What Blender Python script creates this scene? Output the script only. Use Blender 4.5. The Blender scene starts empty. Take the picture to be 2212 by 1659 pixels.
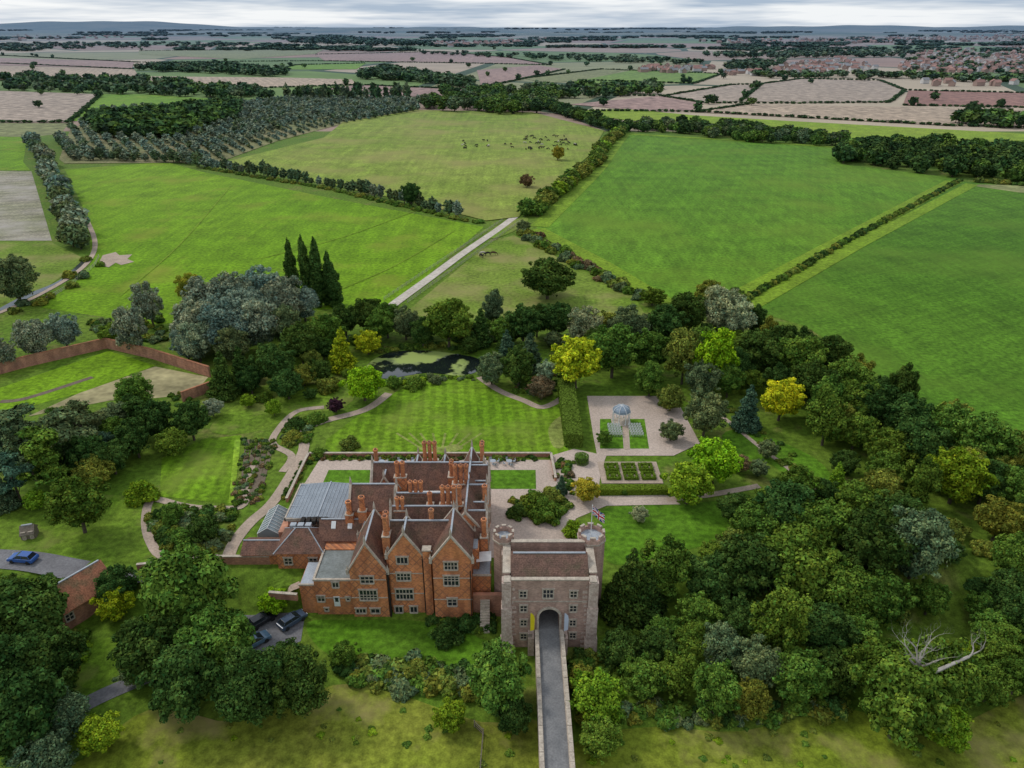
import bpy, bmesh, math, random
import numpy as np
from mathutils import Vector, Matrix
R=random.Random(7); NR=np.random.RandomState(5)
TH=math.radians(26.1); CO,SI=math.cos(TH),math.sin(TH)
F=1579.; CX,CY=1106.,829.5; H=76.5; LOW=-3.5
SC=bpy.context.scene
# ---------------- survey helpers (photogrammetric read-off on to level ground) -------------
def pt(px,py,z=0.):
    v=(CY-py)/F; u=(px-CX)/F; t=(z-H)/(-SI+v*CO)
    return (u*t,(CO+v*SI)*t)
def hz(py,Y):
    v=(CY-py)/F; r=(CO+v*SI)/(SI-v*CO); return H-Y/r
def xa(px,Y,z=0.): return (px-CX)/F*(CO*Y+SI*(H-z))
def sst(a,b,x):
    t=min(1,max(0,(x-a)/(b-a))); return t*t*(3-2*t)
def gz(x,y):
    k=max(0.,max(-33-x,x-12.5)); k=sst(0,6,k)
    a=84.6*(1-k)+83*k; b=85.8*(1-k)+90.5*k
    return LOW*(1-sst(a,b,y))
def pg(px,py):
    z=0. if py<1285 else LOW
    for i in range(4):
        x,y=pt(px,py,z); z=.5*z+.5*gz(x,y)
    return x,y
# ---------------- objects --------------
def link(o,parent=None):
    SC.collection.objects.link(o)
    if parent: o.parent=parent
    return o
def empty(name,loc=(0,0,0),rot=0.):
    e=bpy.data.objects.new(name,None); e.location=loc; e.rotation_euler[2]=rot; e.empty_display_size=.5
    return link(e)
# ---------------- material helpers -----------
def newmat(name,rough=.9,spec=.3):
    m=bpy.data.materials.new(name); m.use_nodes=True; nt=m.node_tree
    b=nt.nodes['Principled BSDF']; b.inputs['Roughness'].default_value=rough
    b.inputs['Specular IOR Level'].default_value=spec
    return m,nt,b
def N(nt,t,**k):
    n=nt.nodes.new(t)
    for a,v in k.items(): setattr(n,a,v)
    return n
def setin(nt,sock,v):
    if isinstance(v,bpy.types.NodeSocket): nt.links.new(v,sock)
    elif isinstance(v,(tuple,list)) and len(v)==3 and sock.type=='RGBA': sock.default_value=(*v,1)
    else: sock.default_value=v
def mixc(nt,f,a,b,blend='MIX'):
    n=N(nt,'ShaderNodeMixRGB',blend_type=blend)
    setin(nt,n.inputs[0],f); setin(nt,n.inputs[1],a); setin(nt,n.inputs[2],b); return n.outputs[0]
def mth(nt,op,a,b=0.,c=None,clamp=False):
    n=N(nt,'ShaderNodeMath',operation=op); n.use_clamp=clamp
    setin(nt,n.inputs[0],a); setin(nt,n.inputs[1],b)
    if c is not None: setin(nt,n.inputs[2],c)
    return n.outputs[0]
def pos(nt): return N(nt,'ShaderNodeNewGeometry').outputs['Position']
def noise(nt,p,scale,detail=4,lo=.3,hi=.7,rough=.55):
    n=N(nt,'ShaderNodeTexNoise'); nt.links.new(p,n.inputs['Vector'])
    n.inputs['Scale'].default_value=scale; n.inputs['Detail'].default_value=min(detail,4); n.inputs['Roughness'].default_value=rough
    r=N(nt,'ShaderNodeMapRange'); nt.links.new(n.outputs['Fac'],r.inputs[0])
    r.inputs[1].default_value=lo; r.inputs[2].default_value=hi
    return r.outputs[0]
def stretch(nt,p,sx,sy,sz=1,rot=0):
    n=N(nt,'ShaderNodeMapping'); nt.links.new(p,n.inputs[0])
    n.inputs['Scale'].default_value=(sx,sy,sz); n.inputs['Rotation'].default_value=(0,0,rot); return n.outputs[0]
def haze_tint(nt,col,L=4600.,mx=.9):  # aerial haze painted into base colour: blue-grey grows with distance from the origin
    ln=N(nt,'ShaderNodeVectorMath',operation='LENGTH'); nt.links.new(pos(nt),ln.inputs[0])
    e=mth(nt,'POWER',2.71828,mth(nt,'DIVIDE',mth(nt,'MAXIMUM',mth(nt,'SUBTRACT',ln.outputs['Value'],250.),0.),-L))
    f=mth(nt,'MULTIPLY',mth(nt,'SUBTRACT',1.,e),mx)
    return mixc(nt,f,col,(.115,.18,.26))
def mulf(nt,col,f,lo,hi):
    r=N(nt,'ShaderNodeMapRange'); setin(nt,r.inputs[0],f); r.inputs[3].default_value=lo; r.inputs[4].default_value=hi
    cb=N(nt,'ShaderNodeCombineColor')
    for i in range(3): nt.links.new(r.outputs[0],cb.inputs[i])
    return mixc(nt,1.,col,cb.outputs[0],'MULTIPLY')
def simple(name,a,b=None,scale=1.,rough=.9,spec=.3,metal=0.,fine=None):
    m,nt,bs=newmat(name,rough,spec); p=pos(nt)
    b=b or tuple(x*.75 for x in a)
    c=mixc(nt,noise(nt,p,scale,4),a,b)
    if fine: c=mulf(nt,c,noise(nt,p,fine,3),.8,1.2)
    nt.links.new(c,bs.inputs['Base Color']); bs.inputs['Metallic'].default_value=metal
    return m
def grass(name,a,b,big=.012,stripe=None,patch=None,hz_=True,fine=.9,grain=None):
    m,nt,bs=newmat(name,.95,.15); p=pos(nt)
    c=mixc(nt,noise(nt,p,big,4,.35,.65),a,b)
    c=mulf(nt,c,noise(nt,p,.09,4,.3,.7),.76,1.22)
    if grain is not None: c=mulf(nt,c,noise(nt,stretch(nt,p,.35,.02,1,grain),1.,4,.3,.7),.84,1.17)
    c=mulf(nt,c,noise(nt,p,fine,3,.3,.7),.62,1.38)
    c=mulf(nt,c,noise(nt,p,fine*5,1,.3,.7),.82,1.18)
    for st in (stripe or []):
        ang,w,amt=st
        dt=N(nt,'ShaderNodeVectorMath',operation='DOT_PRODUCT'); nt.links.new(p,dt.inputs[0]); dt.inputs[1].default_value=(math.cos(ang),math.sin(ang),0)
        wob=mth(nt,'MULTIPLY',noise(nt,p,.03,2),w*.25)
        s=mth(nt,'SINE',mth(nt,'MULTIPLY',mth(nt,'ADD',dt.outputs['Value'],wob),2*math.pi/w))
        s=mth(nt,'MULTIPLY_ADD',s,.5*2.2,.5,clamp=True)
        c=mulf(nt,c,s,1-amt,1+amt)
    if patch:
        col,sc,lo,hi=patch
        c=mixc(nt,noise(nt,p,sc,4,lo,hi),c,col)
    if hz_: c=haze_tint(nt,c)
    nt.links.new(c,bs.inputs['Base Color']); return m
# -------- foliage material
def foliage_mat():
    m=bpy.data.materials.new('foliage'); m.use_nodes=True; nt=m.node_tree; nt.nodes.clear()
    at=N(nt,'ShaderNodeAttribute',attribute_name='Col'); oi=N(nt,'ShaderNodeObjectInfo')
    c=mixc(nt,1.,at.outputs['Color'],oi.outputs['Color'],'MULTIPLY')
    c=haze_tint(nt,c)
    d=N(nt,'ShaderNodeBsdfDiffuse'); nt.links.new(c,d.inputs[0])
    o=N(nt,'ShaderNodeOutputMaterial'); nt.links.new(d.outputs[0],o.inputs[0]); return m
FOL=foliage_mat()
BARK=simple('bark',(.12,.095,.07),(.07,.055,.04),3.)
# ---------------- tree prototypes --------------
def ico(sub):
    bm=bmesh.new(); bmesh.ops.create_icosphere(bm,subdivisions=sub,radius=1)
    V=np.array([v.co[:] for v in bm.verts]); T=np.array([[v.index for v in f.verts] for f in bm.faces]); bm.free(); return V,T
ICO={1:ico(1),2:ico(2),3:ico(3)}
def unit(a): return a/np.maximum(1e-6,np.linalg.norm(a,axis=1,keepdims=True))
def tube(p0,p1,r0,r1,n=6):
    p0=np.array(p0,float);p1=np.array(p1,float); d=(p1-p0)/np.linalg.norm(p1-p0)
    a=np.cross(d,[.3,.9,.1]); a/=np.linalg.norm(a); b=np.cross(d,a); V=[]
    for p,r in((p0,r0),(p1,r1)):
        for i in range(n):
            t=2*math.pi*i/n; V.append(p+r*(a*math.cos(t)+b*math.sin(t)))
    T=[]
    for i in range(n):
        j=(i+1)%n; T+=[[i,j,n+j],[i,n+j,n+i]]
    return np.array(V),np.array(T)
def lobes_for(kind,rs):
    L=[]
    if kind in('broad','willow','round'):
        hr={'broad':2.2,'willow':2.2,'round':1.9}[kind]; zb={'broad':.13,'willow':.06,'round':.05}[kind]*hr; a=(hr-zb)/2; cz=zb+a
        L.append((0,0,cz,.64,.64,a*.68))
        for i in range(30):
            d=rs.normal(size=3); d/=np.linalg.norm(d)
            k=rs.uniform(.5,.78); r=rs.uniform(.16,.32)
            L.append((d[0]*k,d[1]*k,max(zb+r*.6,cz+d[2]*k*a),r,r,r*rs.uniform(.7,1.)))
        for i in range(34):
            d=rs.normal(size=3); d/=np.linalg.norm(d); d[2]=abs(d[2]) if d[2]<-.4 else d[2]
            k=rs.uniform(.8,1.02); r=rs.uniform(.07,.16)
            L.append((d[0]*k,d[1]*k,cz+d[2]*k*a,r,r,r*rs.uniform(.7,1.)))
    elif kind=='tall':
        hr=3.2; zb=.3; a=(hr-zb)/2; cz=zb+a
        L.append((0,0,cz,.5,.5,a*.7))
        for i in range(60):
            d=rs.normal(size=3); d/=np.linalg.norm(d); k=rs.uniform(.5,.95); r=rs.uniform(.11,.28)*(1.25-k*.5)
            L.append((d[0]*k,d[1]*k,cz+d[2]*k*a,r,r,r*1.2))
    elif kind=='cone':
        hr=3.2
        for i in range(80):
            t=rs.uniform(0,1)**1.2; z=.15+t*(hr-.35); rr=(1-t)**.85*.78+.03; a=rs.uniform(0,6.283)
            r=.07+.17*(1-t)*rs.uniform(.6,1.3); L.append((rr*math.cos(a),rr*math.sin(a),z,r,r,r*.6))
        for k in range(8):
            t=k/8; L.append((0,0,.2+t*(hr-.4),.72*(1-t)+.05,.72*(1-t)+.05,.3))
    elif kind=='column':
        hr=9.
        for k in range(70):
            t=(k+.5)/70; w=math.sin(math.pi*min(1,(t*.88+.12))**.8)**.6; a=rs.uniform(0,6.283); q=rs.uniform(.3,.62)*w
            L.append((q*math.cos(a),q*math.sin(a),.3+t*(hr-.8),.38*w+.08,.38*w+.08,.6))
    elif kind=='pine':
        hr=3.0
        for i in range(30):
            z=rs.uniform(.9,2.8); q=rs.uniform(.1,.8)*(1.2-(z-1.)/2.4); a=rs.uniform(0,6.283)
            r=rs.uniform(.16,.36); L.append((q*math.cos(a),q*math.sin(a),z,r,r,r*.42))
    elif kind=='shrub':
        hr=1.3; L.append((0,0,.4,.6,.6,.5))
        for i in range(30):
            a=rs.uniform(0,6.283); q=rs.uniform(.15,.85); r=rs.uniform(.12,.32)
            L.append((q*math.cos(a),q*math.sin(a),rs.uniform(.12,.98)*(1.15-q*.7),r,r,r*.85))
    return hr,np.array(L)
def make_arr(kind,seed,n,size,coresub,trunk=True):
    rs=np.random.RandomState(seed); hr,L=lobes_for(kind,rs)
    C=L[:,:3]; Rr=L[:,3:]
    p=(Rr[:,0]*Rr[:,2]); p=p/p.sum()
    K=int(n*1.9)
    idx=rs.choice(len(L),size=K,p=p)
    d=unit(rs.normal(size=(K,3)))
    P=C[idx]+d*Rr[idx]*np.where(rs.uniform(size=(K,1))<.14,rs.uniform(1.05,1.35,size=(K,1)),rs.uniform(.80,1.1,size=(K,1)))
    q=np.full(len(P),9.)
    for k in range(len(L)): q=np.minimum(q,np.linalg.norm((P-C[k])/Rr[k],axis=1))
    keep=np.where((q>.76)&(P[:,2]>.03))[0][:n]
    P=P[keep]; d=d[keep]; idx=idx[keep]; m=len(P)
    nn=unit(unit(d/Rr[idx])+rs.normal(size=(m,3))*.42+np.array([0,0,.4]))
    t=unit(np.cross(nn,rs.normal(size=(m,3)))); b=np.cross(nn,t)
    s=size*rs.uniform(.5,1.5,size=(m,1))
    V=np.stack([P+t*s,P-.5*t*s+.8*b*s,P-.5*t*s-.8*b*s],1).reshape(-1,3)
    T=np.arange(3*m).reshape(-1,3)
    lt=rs.uniform(.64,1.38,len(L)); tint=lt[idx]*rs.uniform(.45,1.6,m)
    hue=rs.normal(size=m)*.12+(lt[idx]-1)*.25
    col=np.stack([tint*(1+hue),tint,tint*(1-hue*.5)],1).repeat(3,0)
    M=np.zeros(len(T),int)
    Vs=[V];Ts=[T];Cs=[col];Ms=[M];off=len(V)
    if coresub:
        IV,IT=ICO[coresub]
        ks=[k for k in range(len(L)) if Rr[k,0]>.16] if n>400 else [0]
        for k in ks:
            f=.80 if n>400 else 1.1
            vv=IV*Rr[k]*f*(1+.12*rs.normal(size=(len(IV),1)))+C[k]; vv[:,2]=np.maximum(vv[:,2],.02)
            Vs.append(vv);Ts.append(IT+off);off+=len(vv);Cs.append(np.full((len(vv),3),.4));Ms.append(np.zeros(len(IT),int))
    if trunk:
        segs=[]
        th=hr*.6 if kind!='pine' else hr*.85
        tr={'column':.18,'shrub':.05}.get(kind,.07)
        segs.append(((0,0,-.1),(0,0,th*.5),tr,tr*.75)); segs.append(((0,0,th*.5),(.02,.03,th),tr*.75,tr*.35))
        if n>700:
            for k in range(1,min(len(L),9)):
                c=C[k]; segs.append(((0,0,max(.1,min(th,c[2])-.45)),tuple(c),tr*.4,tr*.12))
        for a_,b_,r0,r1 in segs:
            v,t_=tube(a_,b_,r0,r1,6 if n>700 else 4)
            Vs.append(v);Ts.append(t_+off);off+=len(v);Cs.append(np.ones((len(v),3)));Ms.append(np.ones(len(t_),int))
    V=np.concatenate(Vs); V[:,2]/=hr
    return V,np.concatenate(Ts),np.concatenate(Cs),np.concatenate(Ms)
HR={'broad':2.2,'willow':2.2,'round':1.9,'tall':3.2,'cone':3.2,'column':9.,'pine':3.0,'shrub':1.3}
def mesh_from(name,V,T,C,M,mats):
    me=bpy.data.meshes.new(name); nv,nf=len(V),len(T)
    me.vertices.add(nv); me.vertices.foreach_set('co',V.astype(np.float32).ravel())
    me.loops.add(nf*3); me.loops.foreach_set('vertex_index',T.astype(np.int32).ravel())
    me.polygons.add(nf); me.polygons.foreach_set('loop_start',np.arange(0,nf*3,3,dtype=np.int32))
    me.polygons.foreach_set('loop_total',np.full(nf,3,dtype=np.int32))
    for m in mats: me.materials.append(m)
    me.polygons.foreach_set('material_index',M.astype(np.int32))
    a=me.attributes.new('Col','FLOAT_COLOR','POINT')
    a.data.foreach_set('color',np.concatenate([C,np.ones((nv,1))],1).astype(np.float32).ravel())
    me.update(calc_edges=True); return me
PM={}
for kind,nv,n,sz in(('broad',4,11500,.048),('willow',3,12500,.040),('round',2,8500,.050),('tall',3,10500,.048),('cone',2,8000,.052),('column',2,7000,.12),('pine',2,5000,.058),('shrub',3,3600,.07)):
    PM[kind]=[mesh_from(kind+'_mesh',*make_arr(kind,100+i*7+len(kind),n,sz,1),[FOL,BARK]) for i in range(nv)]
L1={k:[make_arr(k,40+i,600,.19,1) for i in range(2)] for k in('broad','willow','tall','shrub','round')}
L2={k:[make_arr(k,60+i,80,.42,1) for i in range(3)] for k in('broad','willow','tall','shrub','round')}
COL={'dk':(.048,.092,.019),'md':(.092,.160,.022),'lt':(.165,.265,.018),'br':(.21,.375,.014),'yl':(.36,.41,.018),'gr':(.185,.235,.155),'gd':(.112,.158,.066),
 'pu':(.07,.03,.04),'or':(.27,.25,.025),'ol':(.155,.185,.030),'bl':(.068,.120,.065),'bn':(.17,.115,.055),'pl':(.27,.32,.165)}
def jit(c,a=.18):
    k=1+R.uniform(-a,a); y=R.uniform(-.12,.12); return (max(.004,c[0]*k*(1+y)),c[1]*k,max(.004,c[2]*k*(1-y)))
NAMES={'broad':'broadleaf_tree','willow':'willow_tree','round':'round_crowned_tree','tall':'tall_broadleaf_tree','cone':'conifer_tree','column':'lombardy_poplar_tree','pine':'pine_tree','shrub':'garden_shrub'}
FC={'broad':.55,'willow':.52,'round':.53,'tall':.54,'cone':.40,'column':.5,'pine':.62,'shrub':.42}
NT=[0]
def put(kind,x,y,r,h,col,name=None):
    if y<78 and abs(x-5.15)<r*.95+1.9:       # keep crowns off the bridge deck
        x=5.15+math.copysign(r*.95+1.9,x-5.15)
    o=bpy.data.objects.new(name or NAMES[kind],R.choice(PM[kind])); o.location=(x,y,gz(x,y)-.05)
    o.scale=(r*R.uniform(.9,1.1),r*R.uniform(.9,1.1),h); o.rotation_euler=(R.uniform(-.05,.05),R.uniform(-.05,.05),R.uniform(0,6.28)); o.color=(*jit(col),1); link(o); NT[0]+=1; return o
PLACED=[]
def tree(px,py,rpx,kind='broad',col='md',hs=1.,name=None):
    zc=3.
    for i in range(5):
        x,y=pt(px,py,zc); d=CO*y+SI*(H-zc); r=rpx*d/F; h=HR[kind]*r*hs
        zc=FC[kind]*h+gz(x,y)
    PLACED.append((x,y,r))
    return put(kind,x,y,r,h,COL[col] if isinstance(col,str) else col,name)
def inpoly(x,y,P):
    c=False;j=len(P)-1
    for i in range(len(P)):
        xi,yi=P[i];xj,yj=P[j]
        if (yi>y)!=(yj>y) and x<(xj-xi)*(y-yi)/(yj-yi)+xi: c=not c
        j=i
    return c
def samp(P,n):
    xs=[p[0] for p in P];ys=[p[1] for p in P]; out=[];k=0
    while len(out)<n and k<n*60:
        k+=1;x=R.uniform(min(xs),max(xs));y=R.uniform(min(ys),max(ys))
        if inpoly(x,y,P): out.append((x,y))
    return out
def fill(P,n,rm,kinds,cols,gap=.75):
    W=[pg(*p) for p in P]; c=0
    for x,y in samp(W,n*6):
        if c>=n: break
        r=R.uniform(*rm)
        if any((x-a)**2+(y-b)**2<((r+q)*gap)**2 for a,b,q in PLACED): continue
        PLACED.append((x,y,r)); k=R.choice(kinds)
        put(k,x,y,r,HR[k]*r*R.uniform(.85,1.1),COL[R.choice(cols)]); c+=1
def merge(name,items,LIB):
    Vs=[];Ts=[];Cs=[];Ms=[];off=0
    for x,y,r,h,col,kind in items:
        if y<78 and abs(x-5.15)<r+1.9: continue
        V,T,C,M=LIB[kind][R.randrange(len(LIB[kind]))]; a=R.uniform(0,6.283); ca,sa=math.cos(a)*r,math.sin(a)*r
        v=np.empty_like(V); v[:,0]=V[:,0]*ca-V[:,1]*sa+x; v[:,1]=V[:,0]*sa+V[:,1]*ca+y; v[:,2]=V[:,2]*h+gz(x,y)-.03
        Vs.append(v);Ts.append(T+off);off+=len(v);Cs.append(C*np.array(jit(col,.2)));Ms.append(M)
    o=bpy.data.objects.new(name,mesh_from(name,np.concatenate(Vs),np.concatenate(Ts),np.concatenate(Cs),np.concatenate(Ms),[FOL,BARK]))
    return link(o)
def walk(P,step):
    out=[]
    for (x0,y0),(x1,y1) in zip(P[:-1],P[1:]):
        L=math.hypot(x1-x0,y1-y0); n=max(1,int(L/step))
        for i in range(n): out.append((x0+(x1-x0)*(i+.5)/n,y0+(y1-y0)*(i+.5)/n))
    return out
def row(name,pxs,step,r,h,cols,kind='broad',LIB=None,jt=.3,dup=1):
    it=[]
    for k in range(dup):
        for x,y in walk([pg(*p) for p in pxs],step):
            q=R.uniform(.7,1.3); it.append((x+R.uniform(-jt,jt)*step*dup,y+R.uniform(-jt,jt)*step*dup,r*q,h*q*R.uniform(.85,1.15),COL[R.choice(cols)],kind))
    return merge(name,it,LIB or L1)
def wood(name,P,n,r,h,cols,kinds=('broad',),LIB=None):
    it=[]
    for px,py in samp(P,n):
        x,y=pt(px,py); q=R.uniform(.7,1.25); it.append((x,y,r*q,h*q,COL[R.choice(cols)],R.choice(kinds)))
    return merge(name,it,LIB or L2)
# ---------------- sheets --------------
def catm(P,closed=True,n=4):
    out=[];m=len(P)
    rng=range(m) if closed else range(m-1)
    for i in rng:
        g=(lambda k:P[k%m]) if closed else (lambda k:P[min(max(k,0),m-1)])
        p0,p1,p2,p3=g(i-1),g(i),g(i+1),g(i+2)
        for k in range(n):
            t=k/n; out.append(tuple(.5*((2*p1[a])+(-p0[a]+p2[a])*t+(2*p0[a]-5*p1[a]+4*p2[a]-p3[a])*t*t+(-p0[a]+3*p1[a]-3*p2[a]+p3[a])*t**3) for a in(0,1)))
    if not closed: out.append(P[-1])
    return out
def sheetw(name,W,mat,off):
    bm=bmesh.new(); vs=[bm.verts.new((x,y,gz(x,y)+off)) for x,y in W]
    f=bm.faces.new(vs); bm.normal_update()
    if f.normal.z<0: f.normal_flip()
    bmesh.ops.triangulate(bm,faces=bm.faces[:])
    me=bpy.data.meshes.new(name); bm.to_mesh(me); bm.free(); me.materials.append(mat)
    return link(bpy.data.objects.new(name,me))
def sheet(name,P,mat,off,smooth=False):
    W=[pg(*p) for p in P]
    if smooth: W=catm(W)
    return sheetw(name,W,mat,off)
def ribbonw(name,W,w,mat,off,smooth=True):
    if smooth and len(W)>2: W=catm(W,False,5)
    V=[];Fc=[]
    for i,(x,y) in enumerate(W):
        a=W[max(0,i-1)];b=W[min(len(W)-1,i+1)]; dx,dy=b[0]-a[0],b[1]-a[1]; L=math.hypot(dx,dy) or 1
        ww=(w if not callable(w) else w(i/(len(W)-1)))/2; nx,ny=-dy/L*ww,dx/L*ww
        for s in(1,-1): V.append((x+nx*s,y+ny*s,gz(x,y)+off))
        if i: Fc.append((2*i-2,2*i,2*i+1,2*i-1))
    me=bpy.data.meshes.new(name); me.from_pydata(V,[],Fc); me.materials.append(mat)
    return link(bpy.data.objects.new(name,me))
def ribbon(name,P,w,mat,off,smooth=True): return ribbonw(name,[pg(*p) for p in P],w,mat,off,smooth)
# ---------------- solid builder --------
class B:
    def __init__(s): s.v=[];s.f=[]
    def add(s,V,Fc):
        o=len(s.v); s.v+=[tuple(v) for v in V]; s.f+=[tuple(i+o for i in f) for f in Fc]
    def box(s,x0,x1,y0,y1,z0,z1):
        s.add([(x0,y0,z0),(x1,y0,z0),(x1,y1,z0),(x0,y1,z0),(x0,y0,z1),(x1,y0,z1),(x1,y1,z1),(x0,y1,z1)],
         [(0,3,2,1),(4,5,6,7),(0,1,5,4),(1,2,6,5),(2,3,7,6),(3,0,4,7)])
    def prism(s,P,d):
        n=len(P);Q=[(p[0]+d[0],p[1]+d[1],p[2]+d[2]) for p in P]
        s.add(list(P)+Q,[tuple(range(n)),tuple(range(2*n-1,n-1,-1))]+[(i,n+i,n+(i+1)%n,(i+1)%n) for i in range(n)])
    def cyl(s,x,y,z0,z1,r0,r1=None,n=8,a0=.39):
        r1=r0 if r1 is None else r1
        V=[(x+r*math.cos(a0+2*math.pi*i/n),y+r*math.sin(a0+2*math.pi*i/n),z) for z,r in((z0,r0),(z1,max(r1,.001))) for i in range(n)]
        s.add(V,[tuple(range(n-1,-1,-1)),tuple(range(n,2*n))]+[(i,(i+1)%n,n+(i+1)%n,n+i) for i in range(n)])
    def tube(s,p0,p1,r0,r1,n=6):
        V,T=tube(p0,p1,r0,r1,n); s.add(V.tolist(),T.tolist())
    def obj(s,name,mat,parent=None,bevel=0):
        me=bpy.data.meshes.new(name); me.from_pydata(s.v,[],s.f)
        bm=bmesh.new(); bm.from_mesh(me); bmesh.ops.recalc_face_normals(bm,faces=bm.faces[:]); bm.to_mesh(me); bm.free()
        me.materials.append(mat); o=bpy.data.objects.new(name,me)
        if bevel:
            md=o.modifiers.new('b','BEVEL'); md.width=bevel; md.segments=2
        return link(o,parent)
# ---------------- materials --------------
def brickmat(name,a,b,dark,diaper=False,period=1.1):
    m,nt,bs=newmat(name,.92,.2); p=pos(nt)
    c=mixc(nt,noise(nt,p,.7,6,.35,.65),a,b)
    sp=N(nt,'ShaderNodeSeparateXYZ'); nt.links.new(p,sp.inputs[0])
    xy=mth(nt,'ADD',sp.outputs[0],sp.outputs[1]); cb=N(nt,'ShaderNodeCombineXYZ')
    nt.links.new(xy,cb.inputs[0]); nt.links.new(sp.outputs[2],cb.inputs[1])
    br=N(nt,'ShaderNodeTexBrick'); nt.links.new(cb.outputs[0],br.inputs['Vector']); br.inputs['Scale'].default_value=1.
    br.inputs['Brick Width'].default_value=.34; br.inputs['Row Height'].default_value=.12; br.inputs['Mortar Size'].default_value=.012
    br.inputs['Color1'].default_value=(1,1,1,1); br.inputs['Color2'].default_value=(.62,.6,.62,1); br.inputs['Mortar'].default_value=(1.1,1.1,1.1,1)
    c=mixc(nt,1.,c,br.outputs['Color'],'MULTIPLY')
    if diaper:
        def lat(sg):
            q=mth(nt,'ADD' if sg>0 else 'SUBTRACT',xy,mth(nt,'MULTIPLY',sp.outputs[2],.8))
            q=mth(nt,'FRACT',mth(nt,'DIVIDE',q,period)); return mth(nt,'LESS_THAN',mth(nt,'ABSOLUTE',mth(nt,'SUBTRACT',q,.5)),.09)
        l=mth(nt,'MAXIMUM',lat(1),lat(-1)); l=mth(nt,'MULTIPLY',l,mth(nt,'MULTIPLY',noise(nt,p,.25,2,.35,.55),.6))
        c=mixc(nt,l,c,dark)
    c=mixc(nt,noise(nt,p,.45,4,.55,.8),c,tuple(x*.5+.05 for x in a))
    c=mulf(nt,c,noise(nt,stretch(nt,p,1,1,.25),.8,4,.3,.7),.70,1.22)
    nt.links.new(c,bs.inputs['Base Color']); return m
MBR=brickmat('orange_red_brick',(.74,.30,.12),(.58,.22,.10),(.19,.10,.075),True)
MBR2=brickmat('weathered_red_brick',(.54,.27,.17),(.43,.21,.14),(.1,.05,.04))
MGB=brickmat('gatehouse_brick',(.55,.37,.29),(.43,.285,.225),(.12,.08,.07))
MST=simple('weathered_stone',(.56,.48,.38),(.36,.30,.24),1.6,fine=6.)
MQN=simple('rubble_stone',(.62,.50,.42),(.38,.27,.22),2.2,fine=5.)
def tilemat(name,a,b,moss=(.13,.12,.06)):
    m,nt,bs=newmat(name,.9,.15); p=pos(nt)
    c=mixc(nt,noise(nt,p,.8,6,.35,.65),a,b)
    c=mixc(nt,noise(nt,p,.35,6,.5,.7),c,moss)
    sp=N(nt,'ShaderNodeSeparateXYZ'); nt.links.new(p,sp.inputs[0])
    s=mth(nt,'FRACT',mth(nt,'MULTIPLY',sp.outputs[2],7.)); c=mulf(nt,c,s,.82,1.1)
    c=mulf(nt,c,noise(nt,p,4.5,3,.3,.7),.6,1.35)
    nt.links.new(c,bs.inputs['Base Color']); return m
MTL=tilemat('clay_roof_tiles',(.225,.118,.082),(.145,.083,.064),(.115,.085,.055))
MTG=tilemat('old_brown_roof_tiles',(.20,.115,.085),(.14,.085,.065),(.11,.09,.055))
MTR=tilemat('red_pantiles',(.48,.20,.11),(.35,.15,.085),(.2,.15,.08))
MLD=simple('lead_sheet',(.40,.43,.46),(.30,.33,.36),.7,.55,.5,fine=5.)
MLR=simple('lead_roof_panels',(.27,.305,.34),(.21,.24,.27),.5,.6,.4,fine=4.)
MLG=simple('grey_felt_roof',(.24,.26,.25),(.165,.18,.165),.6,fine=4.)
MGL,_nt,_b=newmat('window_glass',.08,.6); _b.inputs['Base Color'].default_value=(.02,.025,.03,1)
MWH=simple('white_paint',(.78,.78,.76),(.68,.68,.66),2.,.6)
MDK=simple('dark_interior',(.02,.018,.016),(.03,.025,.02),1.)
MWD=simple('weathered_timber',(.24,.20,.15),(.15,.12,.09),3.)
MGV=simple('gravel',(.54,.43,.355),(.43,.34,.275),.12,fine=3.)
MPA=simple('earth_path',(.47,.36,.275),(.34,.265,.20),.3,fine=3.)
MAS=simple('asphalt',(.21,.205,.21),(.15,.145,.15),.35,fine=3.)
MDR=simple('bridge_road_asphalt',(.23,.225,.22),(.15,.15,.15),.6,fine=4.)
MTK=simple('farm_track',(.58,.52,.44),(.46,.40,.33),.2,fine=1.)
MSO=simple('bed_soil',(.19,.145,.10),(.12,.09,.06),.6,fine=3.)
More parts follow.
